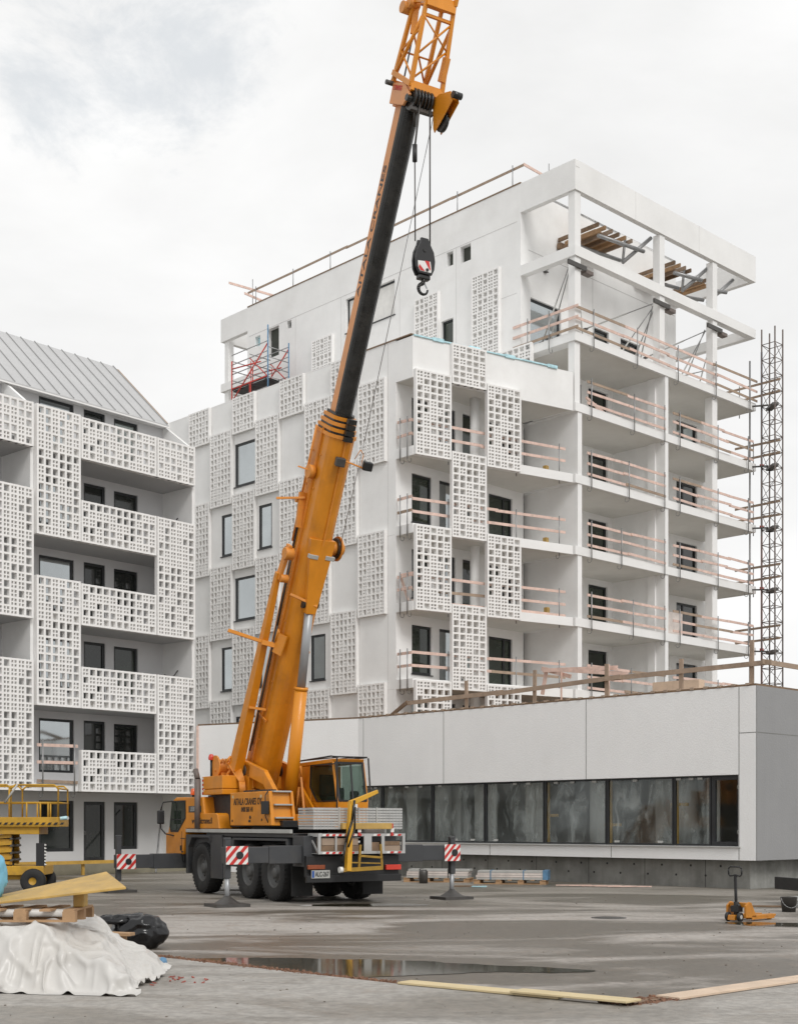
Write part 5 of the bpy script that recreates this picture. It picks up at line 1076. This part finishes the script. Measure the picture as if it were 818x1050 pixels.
# edge boards
def board(name, pts, z0, z1, m, lab, grp='formwork boards along the slab edge'):
    mb = MB(); mb.prism([V((x, y, 0)) for x, y in pts], (0, 0, z0), (0, 0, z1)); o = mb.build(name, m, None, bevel=.004); tag(o, lab, 'board', grp); return o
board('edge_board', [(.14, 15.0), (-.02, 14.80), (1.60, 13.50), (1.76, 13.72)], .04, .065, yboard, 'pale yellow edge board along the left part of the slab edge')
board('edge_board', [(1.3, 14.02), (1.14, 13.82), (2.2, 12.98), (2.38, 13.18)], .067, .09, yboard, 'short yellowish edge board ending at the slab corner')
board('edge_board', [(2.62, 13.66), (2.82, 13.46), (5.4, 15.78), (5.2, 16.02)], .04, .066, pinkb, 'pale wide edge board running to the right from the slab corner')
board('edge_board', [(2.2, 13.35), (2.3, 13.2), (3.1, 14.0), (3.0, 14.15)], .036, .039, timber_d, 'dark wet board under the slab corner')
# litter
b = MB()
for k in range(16):
    x = random.uniform(-2.75, -2.1); y = random.uniform(14.7, 15.5); b.bar((x, y, .037), (x + random.uniform(-.05, .08), y + random.uniform(-.03, .03), .05), .02, .012)
o = b.build('litter', mat('faded_red_scraps', (.3, .08, .06), .7, var=.5, scale=30)); tag(o, 'scraps of red and brown litter on the slab beside the tarpaulin', 'litter'); o['kind'] = 'stuff'
b = MB(); b.lathe([(.001, 0), (.05, .0), (.06, .08), (.03, .13), (.001, .13)], (-3.0, 16.9, .0), (.3, .1, 1), 12); o = b.build('paint_tin', bluest); tag(o, 'small blue tub behind the right edge of the tarpaulin', 'tub')

# ================================================================== FOREGROUND PILE
import numpy as np
def drape(x0, x1, y0, y1, nx, ny, bx0, bx1, by0, by1, bh, slack, steps, iters):
    """lets a sheet fall over a box: position based cloth, the result is plain geometry"""
    rng = np.random.default_rng(4)
    gx, gy = np.meshgrid(np.linspace(x0, x1, nx), np.linspace(y0, y1, ny), indexing='ij')
    P_ = np.stack([gx, gy, np.full_like(gx, bh + .10)], -1)
    hx = (x1 - x0) / (nx - 1) * slack; hy = (y1 - y0) / (ny - 1) * slack
    nzv = np.array([[noise.noise(V((x * 2.3, y * 2.3, 1.5))) + .5 * noise.noise(V((x * 5.5, y * 5.5, 4.5))) for y in np.linspace(y0, y1, ny)] for x in np.linspace(x0, x1, nx)])
    P_[..., 2] += .16 * nzv
    Q_ = P_.copy(); hd_ = math.hypot(hx, hy)
    def con(A, B, r, st):
        d = B - A; l = np.sqrt((d * d).sum(-1, keepdims=True)) + 1e-9
        return d * ((l - r) / l * .5 * st)
    def pas(sa, sb, r, st):
        c = con(P_[sa], P_[sb], r, st); P_[sa] += c; P_[sb] -= c
    fld = np.array([[noise.noise(V((x * 1.9, y * 1.9, 8.5))) + .7 * noise.noise(V((x * 4.3, y * 4.3, 2.5))) for y in np.linspace(y0, y1, ny)] for x in np.linspace(x0, x1, nx)])[..., None]
    fx = hx * (1 + .22 * fld); fy = hy * (1 + .22 * np.roll(fld, 17, 0)); S = slice
    pairs = []
    for o_ in (0, 1):
        n = (nx - o_) // 2; pairs.append(((S(o_, o_ + 2 * n, 2), S(None)), (S(o_ + 1, o_ + 2 * n, 2), S(None)), fx[o_:o_ + 2 * n:2], 1.0))
        n = (ny - o_) // 2; pairs.append(((S(None), S(o_, o_ + 2 * n, 2)), (S(None), S(o_ + 1, o_ + 2 * n, 2)), fy[:, o_:o_ + 2 * n:2], 1.0))
    for o_ in (0, 1):
        n = (nx - o_) // 2
        pairs.append(((S(o_, o_ + 2 * n, 2), S(0, ny - 1)), (S(o_ + 1, o_ + 2 * n, 2), S(1, ny)), hd_, .12))
        pairs.append(((S(o_, o_ + 2 * n, 2), S(1, ny)), (S(o_ + 1, o_ + 2 * n, 2), S(0, ny - 1)), hd_, .12))
    bend = []
    for o_ in range(4):
        i = np.arange(o_, nx - 2, 4); bend.append(((i, S(None)), (i + 2, S(None)), 2 * hx, .05))
        j = np.arange(o_, ny - 2, 4); bend.append(((S(None), j), (S(None), j + 2), 2 * hy, .05))
    for st in range(steps):
        vel = (P_ - Q_) * .96; Q_ = P_.copy(); P_ += vel; P_[..., 2] -= .0022
        for it in range(iters):
            for a_, b_, r_, k_ in pairs: pas(a_, b_, r_, k_)
            if it % 3 == 0:
                for a_, b_, r_, k_ in bend: pas(a_, b_, r_, k_)
            X, Y, Z = P_[..., 0], P_[..., 1], P_[..., 2]
            dx_ = np.minimum(X - bx0, bx1 - X); dy_ = np.minimum(Y - by0, by1 - Y)
            lump = .05 * np.sin(X * 5.1 + 1) * np.sin(Y * 4.3) + .04 * np.sin(X * 9.3 + Y * 3)
            dd = np.minimum(dx_ * .42, dy_) + .5 * lump
            ht = bh * np.clip(dd / .42, 0, 1) ** .75 + .5 * lump * np.clip(dd / .3, 0, 1)
            ht = np.where(dd > .30, np.minimum(ht, bh), ht); ht = np.maximum(ht, .045)
            lo = Z < ht
            P_[lo, 0:2] = P_[lo, 0:2] * .45 + Q_[lo, 0:2] * .55
            Z[lo] = ht[lo]
    return P_
def crumple(C):
    N_ = np.cross(np.gradient(C, axis=0), np.gradient(C, axis=1)); N_ /= np.sqrt((N_ ** 2).sum(-1, keepdims=True)) + 1e-9
    D_ = np.zeros(C.shape[:2])
    for i in range(C.shape[0]):
        for j in range(C.shape[1]):
            u = i * .04; v = j * .04; w_ = .35 * noise.noise(V((u * 1.6, v * 1.6, 3)))
            a = 1 - min(1, abs(noise.noise(V((u * 1.5 + v * .8 + w_, v * 1.1 - u * .5, 1.3)))) * 6.5); b_ = 1 - min(1, abs(noise.noise(V((u * 2.2 - v * 1.4 + w_, v * 1.6 + u, 6.3)))) * 5.5); c_ = 1 - min(1, abs(noise.noise(V((u * 5.5 + w_, v * 5 + u * 2, 2.3)))) * 3.2)
            D_[i, j] = .05 * a + .04 * b_ + .006 * c_ - .02
    C = C + N_ * D_[..., None]; C[..., 2] = np.maximum(C[..., 2], .04); return C
TC = drape(-6.9, -2.72, 13.72, 16.5, 140, 93, -6.75, -2.8, 14.0, 16.5, .72, 1.13, 220, 9)
TC = crumple(TC)
tp = MB(); nx_, ny_ = TC.shape[:2]
tp.smooth = True; tp.add([tuple(TC[i, j]) for j in range(ny_) for i in range(nx_)], [(j * nx_ + i, j * nx_ + i + 1, (j + 1) * nx_ + i + 1, (j + 1) * nx_ + i) for j in range(ny_ - 1) for i in range(nx_ - 1)])
o = tp.build('tarpaulin', tarpm); md = o.modifiers.new('smooth', 'SUBSURF'); md.levels = 1; md.render_levels = 1; tag(o, 'creased white tarpaulin draped over a low pile in the left foreground', 'tarpaulin')
o = MB(); o.box(-5.6, -3.85, 14.7, 15.6, .04, .58); o = o.build('covered_pile', timber_d, None, bevel=.03); tag(o, 'stacked material hidden beneath the white tarpaulin', 'pile')
pl = thing('pallet', 'wooden pallet lying on top of the white tarpaulin', 'pallet', (-3.95, 14.95, .745), 0)
for y in (-.4, 0, .4):
    b = MB(); b.box(-.75, .45, y - .05, y + .05, 0, .022); b.build('bottom_board', palletw, pl)
    for x in (-.68, -.15, .38):
        b = MB(); b.box(x - .07, x + .07, y - .05, y + .05, .022, .115); b.build('block', palletw, pl)
for x in (-.68, -.42, -.15, .12, .38):
    b = MB(); b.box(x - .06, x + .06, -.45, .45, .115, .138); b.build('deck_board', palletw, pl)
b = MB(); b.tube((-4.8, 14.75, .83), (-3.65, 14.78, .83), .045, n=12); o = b.build('plastic_roll', whitem); tag(o, 'white roll of plastic pushed between the pallet blocks', 'roll')
sh = MB(); sh.hexa([(-4.55, 14.7, .91), (-2.96, 14.55, 1.10), (-3.38, 15.5, 1.235), (-4.85, 15.4, .91), (-4.55, 14.7, .935), (-2.96, 14.55, 1.125), (-3.38, 15.5, 1.26), (-4.85, 15.4, .935)])
o = sh.build('formwork_sheet', ply, None, bevel=.004); tag(o, 'yellow plywood sheet tilted up on the pallet above the tarpaulin', 'sheet')
b = MB(); b.box(-3.62, -3.5, 14.9, 15.1, .885, 1.05); o = b.build('timber_block', ply, None, bevel=.01); tag(o, 'timber block propping up the tilted yellow sheet', 'block')
def lump(name, c, r, m, lab, cat, seed, nu=40, nv=26, amp=.22, knot=True):
    b = MB(); c = V(c)
    def f(s, t):
        a = 2 * math.pi * s; ph = math.pi * (t - .5); d = V((math.cos(a) * math.cos(ph), math.sin(a) * math.cos(ph), math.sin(ph)))
        k = 1 + amp * noise.noise(d * 1.6 + V((seed, 0, 0))) + amp * .6 * (1 - 2 * abs(noise.noise(d * 2.5 + V((0, seed, 0)))))
        p = V((d.x * r[0] * k, d.y * r[1] * k, d.z * r[2] * k)); p.z = max(p.z, -r[2] * .8)
        return c + p
    b.grid(f, nu, nv); o = b.build(name, m); tag(o, lab, cat); return o
bag = lump('bin_bag', (-3.78, 19.5, .235), (.40, .3, .28), plasticb, 'tied black bin bag lying behind the tarpaulin', 'bin bag', 2.0, 80, 50, .13)
k_ = lump('bag_neck', (-4.12, 19.35, .42), (.22, .1, .07), plasticb, '', '', 5.0, 20, 12, .5); k_.parent = bag
del k_['label']; del k_['category']
lump('blue_sack', (-4.62, 15.1, 1.2), (.17, .2, .32), bluebag, 'crumpled light blue plastic sack standing on the pile at the left edge', 'sack', 4.0)
b = MB(); b.prism([V((-4.1, 18.6, 0)), V((-3.72, 18.5, 0)), V((-3.68, 18.7, 0)), V((-4.06, 18.85, 0))], (0, 0, .26), (0, 0, .30)); b.box(-4.05, -3.8, 18.6, 18.75, 0, .26); o = b.build('wooden_offcut', palletw); tag(o, 'brown wooden offcut between the tarpaulin and the bin bag', 'wood')

# ================================================================== SCISSOR LIFT
SL = thing('scissor_lift', 'yellow scissor lift with folded arms and railed platform at the left edge', 'scissor lift', (-10.6, 35.6, 0), rad(4))
def Q(fn, name, m, parent=None, bevel=0.0): b = MB(); fn(b); return b.build(name, m, parent or SL, bevel)
Q(lambda b: (b.box(-2.2, 1.28, -.7, .7, .48, .72), b.box(-1.9, 1.0, -.5, .5, .36, .48)), 'chassis', lift_y, bevel=.015)
for x in (-1.8, 1.02):
    for y in (-.72, .72):
        w = Q(lambda b: b.lathe([(.1, -.1), (.12, -.12), (.28, -.12), (.32, -.09), (.33, 0), (.32, .09), (.28, .12), (.12, .12), (.1, .1)], (x, y, .33), (0, 1, 0), 22), 'wheel', rubber); Q(lambda b: b.lathe([(.13, -.1), (.1, -.06), (.001, -.05)], (x, y - (.02), .33), (0, 1, 0), 14), 'rim', lift_y, w)
for k in range(4):
    z0 = .80 + k * .19
    for y in (-.5, .5):
        Q(lambda b: (b.bar((-1.9, y, z0), (.42, y, z0 + .14), .06, .1), b.bar((-1.9, y * .86, z0 + .14), (.42, y * .86, z0), .06, .1)), 'scissor_arm', lift_y, bevel=.008)
    Q(lambda b: (b.tube((.42, -.55, z0 + .07), (.42, .55, z0 + .07), .035), b.tube((-.75, -.55, z0 + .07), (-.75, .55, z0 + .07), .035)), 'cross_tube', dsteel)
Q(lambda b: (b.box(-1.8, .3, -.4, .4, .72, 1.5),), 'hydraulic_pack', black)
Q(lambda b: (b.box(-2.3, 1.15, -.62, .62, 1.55, 1.75), b.box(-2.35, 1.68, -.72, .72, 1.75, 1.80), b.box(-2.35, 1.68, -.74, -.72, 1.80, 2.0), b.box(-2.35, 1.68, .72, .74, 1.80, 2.0), b.box(1.66, 1.68, -.72, .72, 1.80, 2.0)), 'platform', lift_y, bevel=.008)
b = MB()
for k in range(26): b.prism([V((-2.3 + k * .16, -.745, 1.80)), V((-2.22 + k * .16, -.745, 1.80)), V((-2.17 + k * .16, -.745, 1.86)), V((-2.25 + k * .16, -.745, 1.86))], (0, 0, 0), (0, -.003, 0))
b.build('chevron_strip', black, SL)
b = MB()
for y in (-.7, .7):
    for (x0, x1, zt_) in ((-2.3, -.62, 2.88), (-.55, .45, 2.84), (.45, 1.66, 2.84)):
        b.path([(x0, y, 1.9), (x0, y, zt_ - .1), (x0 + .1, y, zt_), (x1 - .1, y, zt_), (x1, y, zt_ - .1), (x1, y, 1.9)], .025); b.tube((x0, y, 2.38), (x1, y, 2.38), .02)
    for x in (-1.7, -1.1, -.2, .1, .85, 1.2, 1.4): b.tube((x, y, 1.9), (x, y, 2.4 if x > .8 else 2.84), .022)
b.path([(1.66, -.7, 1.9), (1.66, -.7, 2.75), (1.66, .7, 2.75), (1.66, .7, 1.9)], .025); b.tube((1.66, -.7, 2.38), (1.66, .7, 2.38), .02)
b.build('guard_rail', lift_y, SL)
Q(lambda b: [b.path([(.3, -.72, 2.38), (.62, -.74, 2.85)], .03)] + [b.tube((1.0 , .5, 1.9), (1.8, -.1, 1.98), .05)], 'tool_tube', lgrey)
Q(lambda b: b.box(1.08, 1.3, -.66, -.5, .72, 1.32), 'ladder_panel', black); b = MB()
for k in range(7): b.prism([V((1.3, -.662, .74 + k * .085)), V((1.36, -.662, .76 + k * .085)), V((1.3, -.662, .79 + k * .085))], (0, 0, 0), (0, .01, 0))
b.build('warning_teeth', whitem, SL)
Q(lambda b: b.box(1.15, 1.9, -.25, -.15, 1.81, 1.9) if False else b.tube((.9, -.4, 1.84), (1.85, -.5, 1.99), .045), 'blue_tube', cyan)

# ================================================================== PALLET TRUCK
jack_y = mat('jack_paint', (.50, .19, .012), .45, var=.12, scale=4, dirt=(.25, .12, .03), dirt_amt=.6, dirt_scale=6)
PT = thing('pallet_truck', 'yellow hand pallet truck with upright black handle standing on the wet yard', 'pallet truck', (6.25, 25.0, 0), rad(-12))
def T(fn, name, m, parent=None, bevel=0.0): b = MB(); fn(b); return b.build(name, m, parent or PT, bevel)
PT.scale = (.84, .84, .86)
T(lambda b: (b.prism([V((.0, y, z)) for y, z in ()] or [V((.06, -.26, .08)), V((.06, -.26, .34)), V((.2, -.26, .42)), V((.28, -.26, .40)), V((.48, -.26, .1)), V((.44, -.26, .06))], (0, 0, 0), (0, .05, 0)), b.prism([V((.06, .21, .08)), V((.06, .21, .34)), V((.2, .21, .42)), V((.28, .21, .40)), V((.48, .21, .1)), V((.44, .21, .06))], (0, 0, 0), (0, .05, 0)), b.box(.12, .3, -.21, .21, .30, .40), b.prism([V((-.14, -.09, .03)), V((-.12, -.09, .14)), V((.0, -.09, .14)), V((.0, -.09, .03))], (0, 0, 0), (0, .18, 0))), 'body', jack_y, bevel=.01)
for y in (-.26, .1):
    T(lambda b: (b.box(.3, 1.25, y, y + .16, .075, .125), b.box(.3, 1.2, y, y + .012, .03, .075), b.box(.3, 1.2, y + .148, y + .16, .03, .075), b.tube((1.1, y + .03, .042), (1.1, y + .13, .042), .04, n=12)), 'fork', jack_y, bevel=.006)
for y in (-.17, .14):
    T(lambda b: b.lathe([(.03, -.03), (.095, -.03), (.1, -.02), (.1, .02), (.095, .03), (.03, .03)], (-.03, y, .1), (0, 1, 0), 20), 'wheel', black); T(lambda b: b.tube((-.03, y - .034, .1), (-.03, y + .034, .1), .045, n=14), 'hub', lgrey)
T(lambda b: (b.tube((.08, 0, .1), (.08, 0, .42), .06, n=14), b.box(.0, .18, -.1, .1, .2, .34), b.tube((.03, -.1, .36), (.2, .05, .28), .03)), 'pump', black, bevel=.008)
hd_ = T(lambda b: (b.bar((.07, 0, .36), (.03, 0, 1.02), .05, .05), b.tube((.07, 0, .36), (.05, 0, .7), .035)), 'handle_bar', black, bevel=.006)
T(lambda b: b.path([(.03, 0, 1.0), (.03, -.13, .98), (.03, -.17, 1.02), (.025, -.17, 1.14), (.02, -.12, 1.18), (.02, .12, 1.18), (.025, .17, 1.14), (.03, .17, 1.02), (.03, .13, .98), (.03, 0, 1.0)], .017, 8), 'grip_loop', black, hd_)
PT.rotation_euler[2] = rad(42)

# ================================================================== TRAILER, BUCKET, PALLETS, BITS
TR = thing('flat_trailer', 'dark low trailer with a red lamp at the right edge of the yard', 'trailer', (9.35, 30.2, -.09), rad(12))
def W_(fn, name, m, parent=None, bevel=0.0): b = MB(); fn(b); return b.build(name, m, parent or TR, bevel)
W_(lambda b: (b.box(-.55, 3.0, -.7, .7, .46, .6), b.box(-.6, -.52, -.72, .72, .42, .7)), 'bed', black, bevel=.01)
W_(lambda b: b.box(-.35, 3.0, -.72, -.70, .52, .66), 'side_board', dsteel); W_(lambda b: b.box(-.35, -.15, -.735, -.72, .58, .68), 'lamp', redlens); W_(lambda b: (b.box(-1.0, 2.8, -1.05, -.72, .25, .33), b.box(-.9, -.8, -1.0, -.74, .09, .25), b.box(.9, 1.0, -1.0, -.74, .09, .25)), 'step_plank', alu)
for y in (-.6, .6): W_(lambda b: b.lathe([(.12, -.09), (.28, -.09), (.3, -.05), (.3, .05), (.28, .09), (.12, .09)], (1.3, y, .3), (0, 1, 0), 20), 'wheel', rubber)
BK = thing('bucket', 'grey mortar bucket standing beside the trailer at the right edge', 'bucket', (8.05, 27.7, 0))
b = MB(); b.lathe([(.001, .01), (.12, .01), (.135, .0), (.17, .3), (.18, .31), (.165, .31), (.125, .03), (.001, .03)], (0, 0, 0), (0, 0, 1), 24); b.build('body', dsteel, BK)
b = MB(); b.path([V((.175 * math.cos(a), -.06 - .0 * a, .29 - .2 * math.sin(a))) + V((0, -.12 * math.sin(a), 0)) for a in [math.pi * k / 10 for k in range(11)]], .008); b.build('handle', steel, BK)
b = MB(); b.bar((7.55, 29.4, .02), (8.5, 29.2, .02), .09, .03); o = b.build('dark_lath', timber_d); tag(o, 'dark wet lath lying behind the pallet truck', 'lath')
def pallet_load(pos, rz, ln, lab, glab, blue):
    t = thing('pallet', 'wooden pallet by the concrete base under ' + lab, 'pallet', pos, rz, 'pallets along the low building')
    for y in (-.35, 0, .35):
        b = MB(); b.box(-ln / 2, ln / 2, y - .05, y + .05, 0, .022); b.build('bottom_board', palletw, t)
        n = 4
        for k in range(n):
            b = MB(); x = -ln / 2 + .1 + (ln - .2) * k / (n - 1); b.box(x - .09, x + .09, y - .05, y + .05, .022, .11); b.build('block', palletw, t)
    for k in range(7):
        b = MB(); x = -ln / 2 + .06 + (ln - .12) * k / 6; b.box(x - .06, x + .06, -.42, .42, .11, .132); b.build('deck_board', palletw, t)
    u = thing('wrapped_boards', glab, 'building material', (pos[0], pos[1], .135), rz, 'wrapped boards on pallets')
    for k in range(4):
        b = MB(); e = random.uniform(-.05, .05); b.box(-ln / 2 + .1 + e, ln / 2 - .05 + e, -.34, .34, .07 * k, .07 * k + .062); b.build('board', wrapm if k % 3 else lgrey, u)
    if blue: b = MB(); b.box(ln / 2 - .1, ln / 2 + .05, -.36, .36, -.0, .29); b.build('end_wrap', bluest, u)
    b = MB(); b.box(-ln / 2 + .5, -ln / 2 + .53, -.35, .35, -.0, .285); b.box(ln / 2 - .7, ln / 2 - .67, -.35, .35, 0, .285); b.build('strap', bluest if blue else dsteel, u)
pallet_load((3.42, 40.9, 0), rad(-43 + 31), 2.2, 'the pinkish wrapped boards', 'pinkish wrapped boards with a blue end wrap on the right pallet', True)
pallet_load((1.25, 42.3, 0), rad(-12), 2.1, 'the loose grey lengths', 'grey and white lengths on the left pallet behind the crane outrigger', False)
b = MB(); b.lathe([(.001, 0), (.13, 0), (.14, .35), (.1, .42), (.001, .42)], (.75, 41.2, 0), (0, 0, 1), 16); o = b.build('canister', dsteel); tag(o, 'small grey canister by the left pallet', 'canister')
b = MB(); b.bar((1.6, 38.9, .02), (2.4, 38.75, .03), .12, .03); o = b.build('lath', timber_d); tag(o, 'thin dark lath lying near the right outrigger foot', 'lath')
b = MB(); b.bar((2.1, 38.5, .03), (2.5, 38.4, .03), .2, .03); o = b.build('blue_scrap', cyan); tag(o, 'light blue scrap of sheeting on the yard near the right outrigger', 'scrap')
b = MB()
for k in range(5): b.bar((4.6 + .35 * k, 39.3 - .2 * k, .03), (5.6 + .4 * k, 39.0 - .2 * k, .04), .08, .03)
o = b.build('lath_heap', timber); tag(o, 'orange laths on the ground in front of the concrete base', 'laths')
b = MB(); b.lathe([(.27, 0), (.27, .012), (.001, .014)], (4.05, 25.9, 0), (0, 0, 1), 28); b.lathe([(.34, 0), (.34, .006), (.27, .007)], (4.05, 25.9, 0), (0, 0, 1), 28)
o = b.build('manhole_cover', dsteel); tag(o, 'dark round manhole cover in the middle of the yard', 'manhole cover')

# ================================================================== CAMERA, SKY, SUN
cam = bpy.data.cameras.new('camera'); co = bpy.data.objects.new('camera', cam); COL.objects.link(co)
co.location = (0, 0, 1.8); co.rotation_euler = (rad(90), 0, 0)
cam.sensor_fit = 'HORIZONTAL'; cam.sensor_width = 36; cam.lens = 36 * 1375 / 818; cam.shift_y = (846 - 525) / 818; cam.clip_start = .1; cam.clip_end = 3000
SC.camera = co
w = bpy.data.worlds.new('World'); SC.world = w; w.use_nodes = True
N = w.node_tree.nodes; L = w.node_tree.links
bg = N['Background']; bg.inputs['Strength'].default_value = .1
sky = N.new('ShaderNodeTexSky'); sky.sky_type = 'NISHITA'; sky.sun_disc = False; sky.sun_elevation = rad(42); sky.sun_rotation = rad(152); sky.air_density = 1.0; sky.dust_density = 3
tc = N.new('ShaderNodeTexCoord')
def nz(scale, det, ro, st, off=(0, 0, 0)):
    mp = N.new('ShaderNodeMapping'); mp.inputs['Scale'].default_value = st; mp.inputs['Location'].default_value = off; L.new(tc.outputs['Generated'], mp.inputs['Vector'])
    n = N.new('ShaderNodeTexNoise'); n.inputs['Scale'].default_value = scale; n.inputs['Detail'].default_value = det; n.inputs['Roughness'].default_value = ro; n.inputs['Distortion'].default_value = .3; L.new(mp.outputs['Vector'], n.inputs['Vector']); return n
n1 = nz(11, 10, .66, (1, 1, 1.6), (.35, .1, .2)); n2 = nz(3.0, 8, .55, (1, 1, 2.2), (4.1, 2.2, .7))
# the thin spot in the overcast, up and to the left
dt = N.new('ShaderNodeVectorMath'); dt.operation = 'DOT_PRODUCT'; L.new(tc.outputs['Generated'], dt.inputs[0]); dt.inputs[1].default_value = V((-.185, .835, .52)).normalized()
gp_ = N.new('ShaderNodeMapRange'); gp_.interpolation_type = 'SMOOTHSTEP'; gp_.inputs['From Min'].default_value = .990; gp_.inputs['From Max'].default_value = .9995; gp_.inputs['To Max'].default_value = .34; L.new(dt.outputs['Value'], gp_.inputs['Value'])
sb = N.new('ShaderNodeMath'); sb.operation = 'ADD'; L.new(n1.outputs['Fac'], sb.inputs[0]); L.new(gp_.outputs['Result'], sb.inputs[1])
mk = N.new('ShaderNodeMapRange'); mk.interpolation_type = 'SMOOTHSTEP'; mk.inputs['From Min'].default_value = .66; mk.inputs['From Max'].default_value = .95; mk.inputs['To Max'].default_value = .5; L.new(sb.outputs[0], mk.inputs['Value'])
cl = N.new('ShaderNodeMapRange'); cl.inputs['From Min'].default_value = .3; cl.inputs['From Max'].default_value = .7; cl.inputs['To Min'].default_value = 8.4; cl.inputs['To Max'].default_value = 10.4; L.new(n2.outputs['Fac'], cl.inputs['Value'])
cc_ = N.new('ShaderNodeCombineColor'); 
for i in range(2): L.new(cl.outputs['Result'], cc_.inputs[i])
wm = N.new('ShaderNodeMath'); wm.operation = 'MULTIPLY'; wm.inputs[1].default_value = .996; L.new(cl.outputs['Result'], wm.inputs[0]); L.new(wm.outputs[0], cc_.inputs[2])
gb = N.new('ShaderNodeMix'); gb.data_type = 'RGBA'; gb.inputs[0].default_value = .62; L.new(sky.outputs['Color'], gb.inputs[6]); gb.inputs[7].default_value = (8.0, 8.5, 8.7, 1)
mx = N.new('ShaderNodeMix'); mx.data_type = 'RGBA'; L.new(mk.outputs['Result'], mx.inputs[0]); L.new(cc_.outputs[0], mx.inputs[6]); L.new(gb.outputs[2], mx.inputs[7])
L.new(mx.outputs[2], bg.inputs['Color'])
sun = bpy.data.lights.new('sun', 'SUN'); sun.energy = 1.5; sun.angle = rad(20); sun.color = (1, .978, .95)
so = bpy.data.objects.new('sun', sun); COL.objects.link(so)
el, az = rad(42), rad(152)     # the same direction the sky uses
dirv = V((math.sin(az) * math.cos(el), math.cos(az) * math.cos(el), math.sin(el)))
so.rotation_euler = (-dirv).to_track_quat('-Z', 'Y').to_euler()
so.location = dirv * 60
SC.view_settings.view_transform = 'Standard'; SC.view_settings.look = 'None'; SC.view_settings.exposure = 0; SC.view_settings.gamma = 1
SC.render.engine = 'CYCLES'
SC.cycles.max_bounces = 14; SC.cycles.diffuse_bounces = 8; SC.cycles.transparent_max_bounces = 16
SC.render.resolution_x, SC.render.resolution_y = 797, 1024
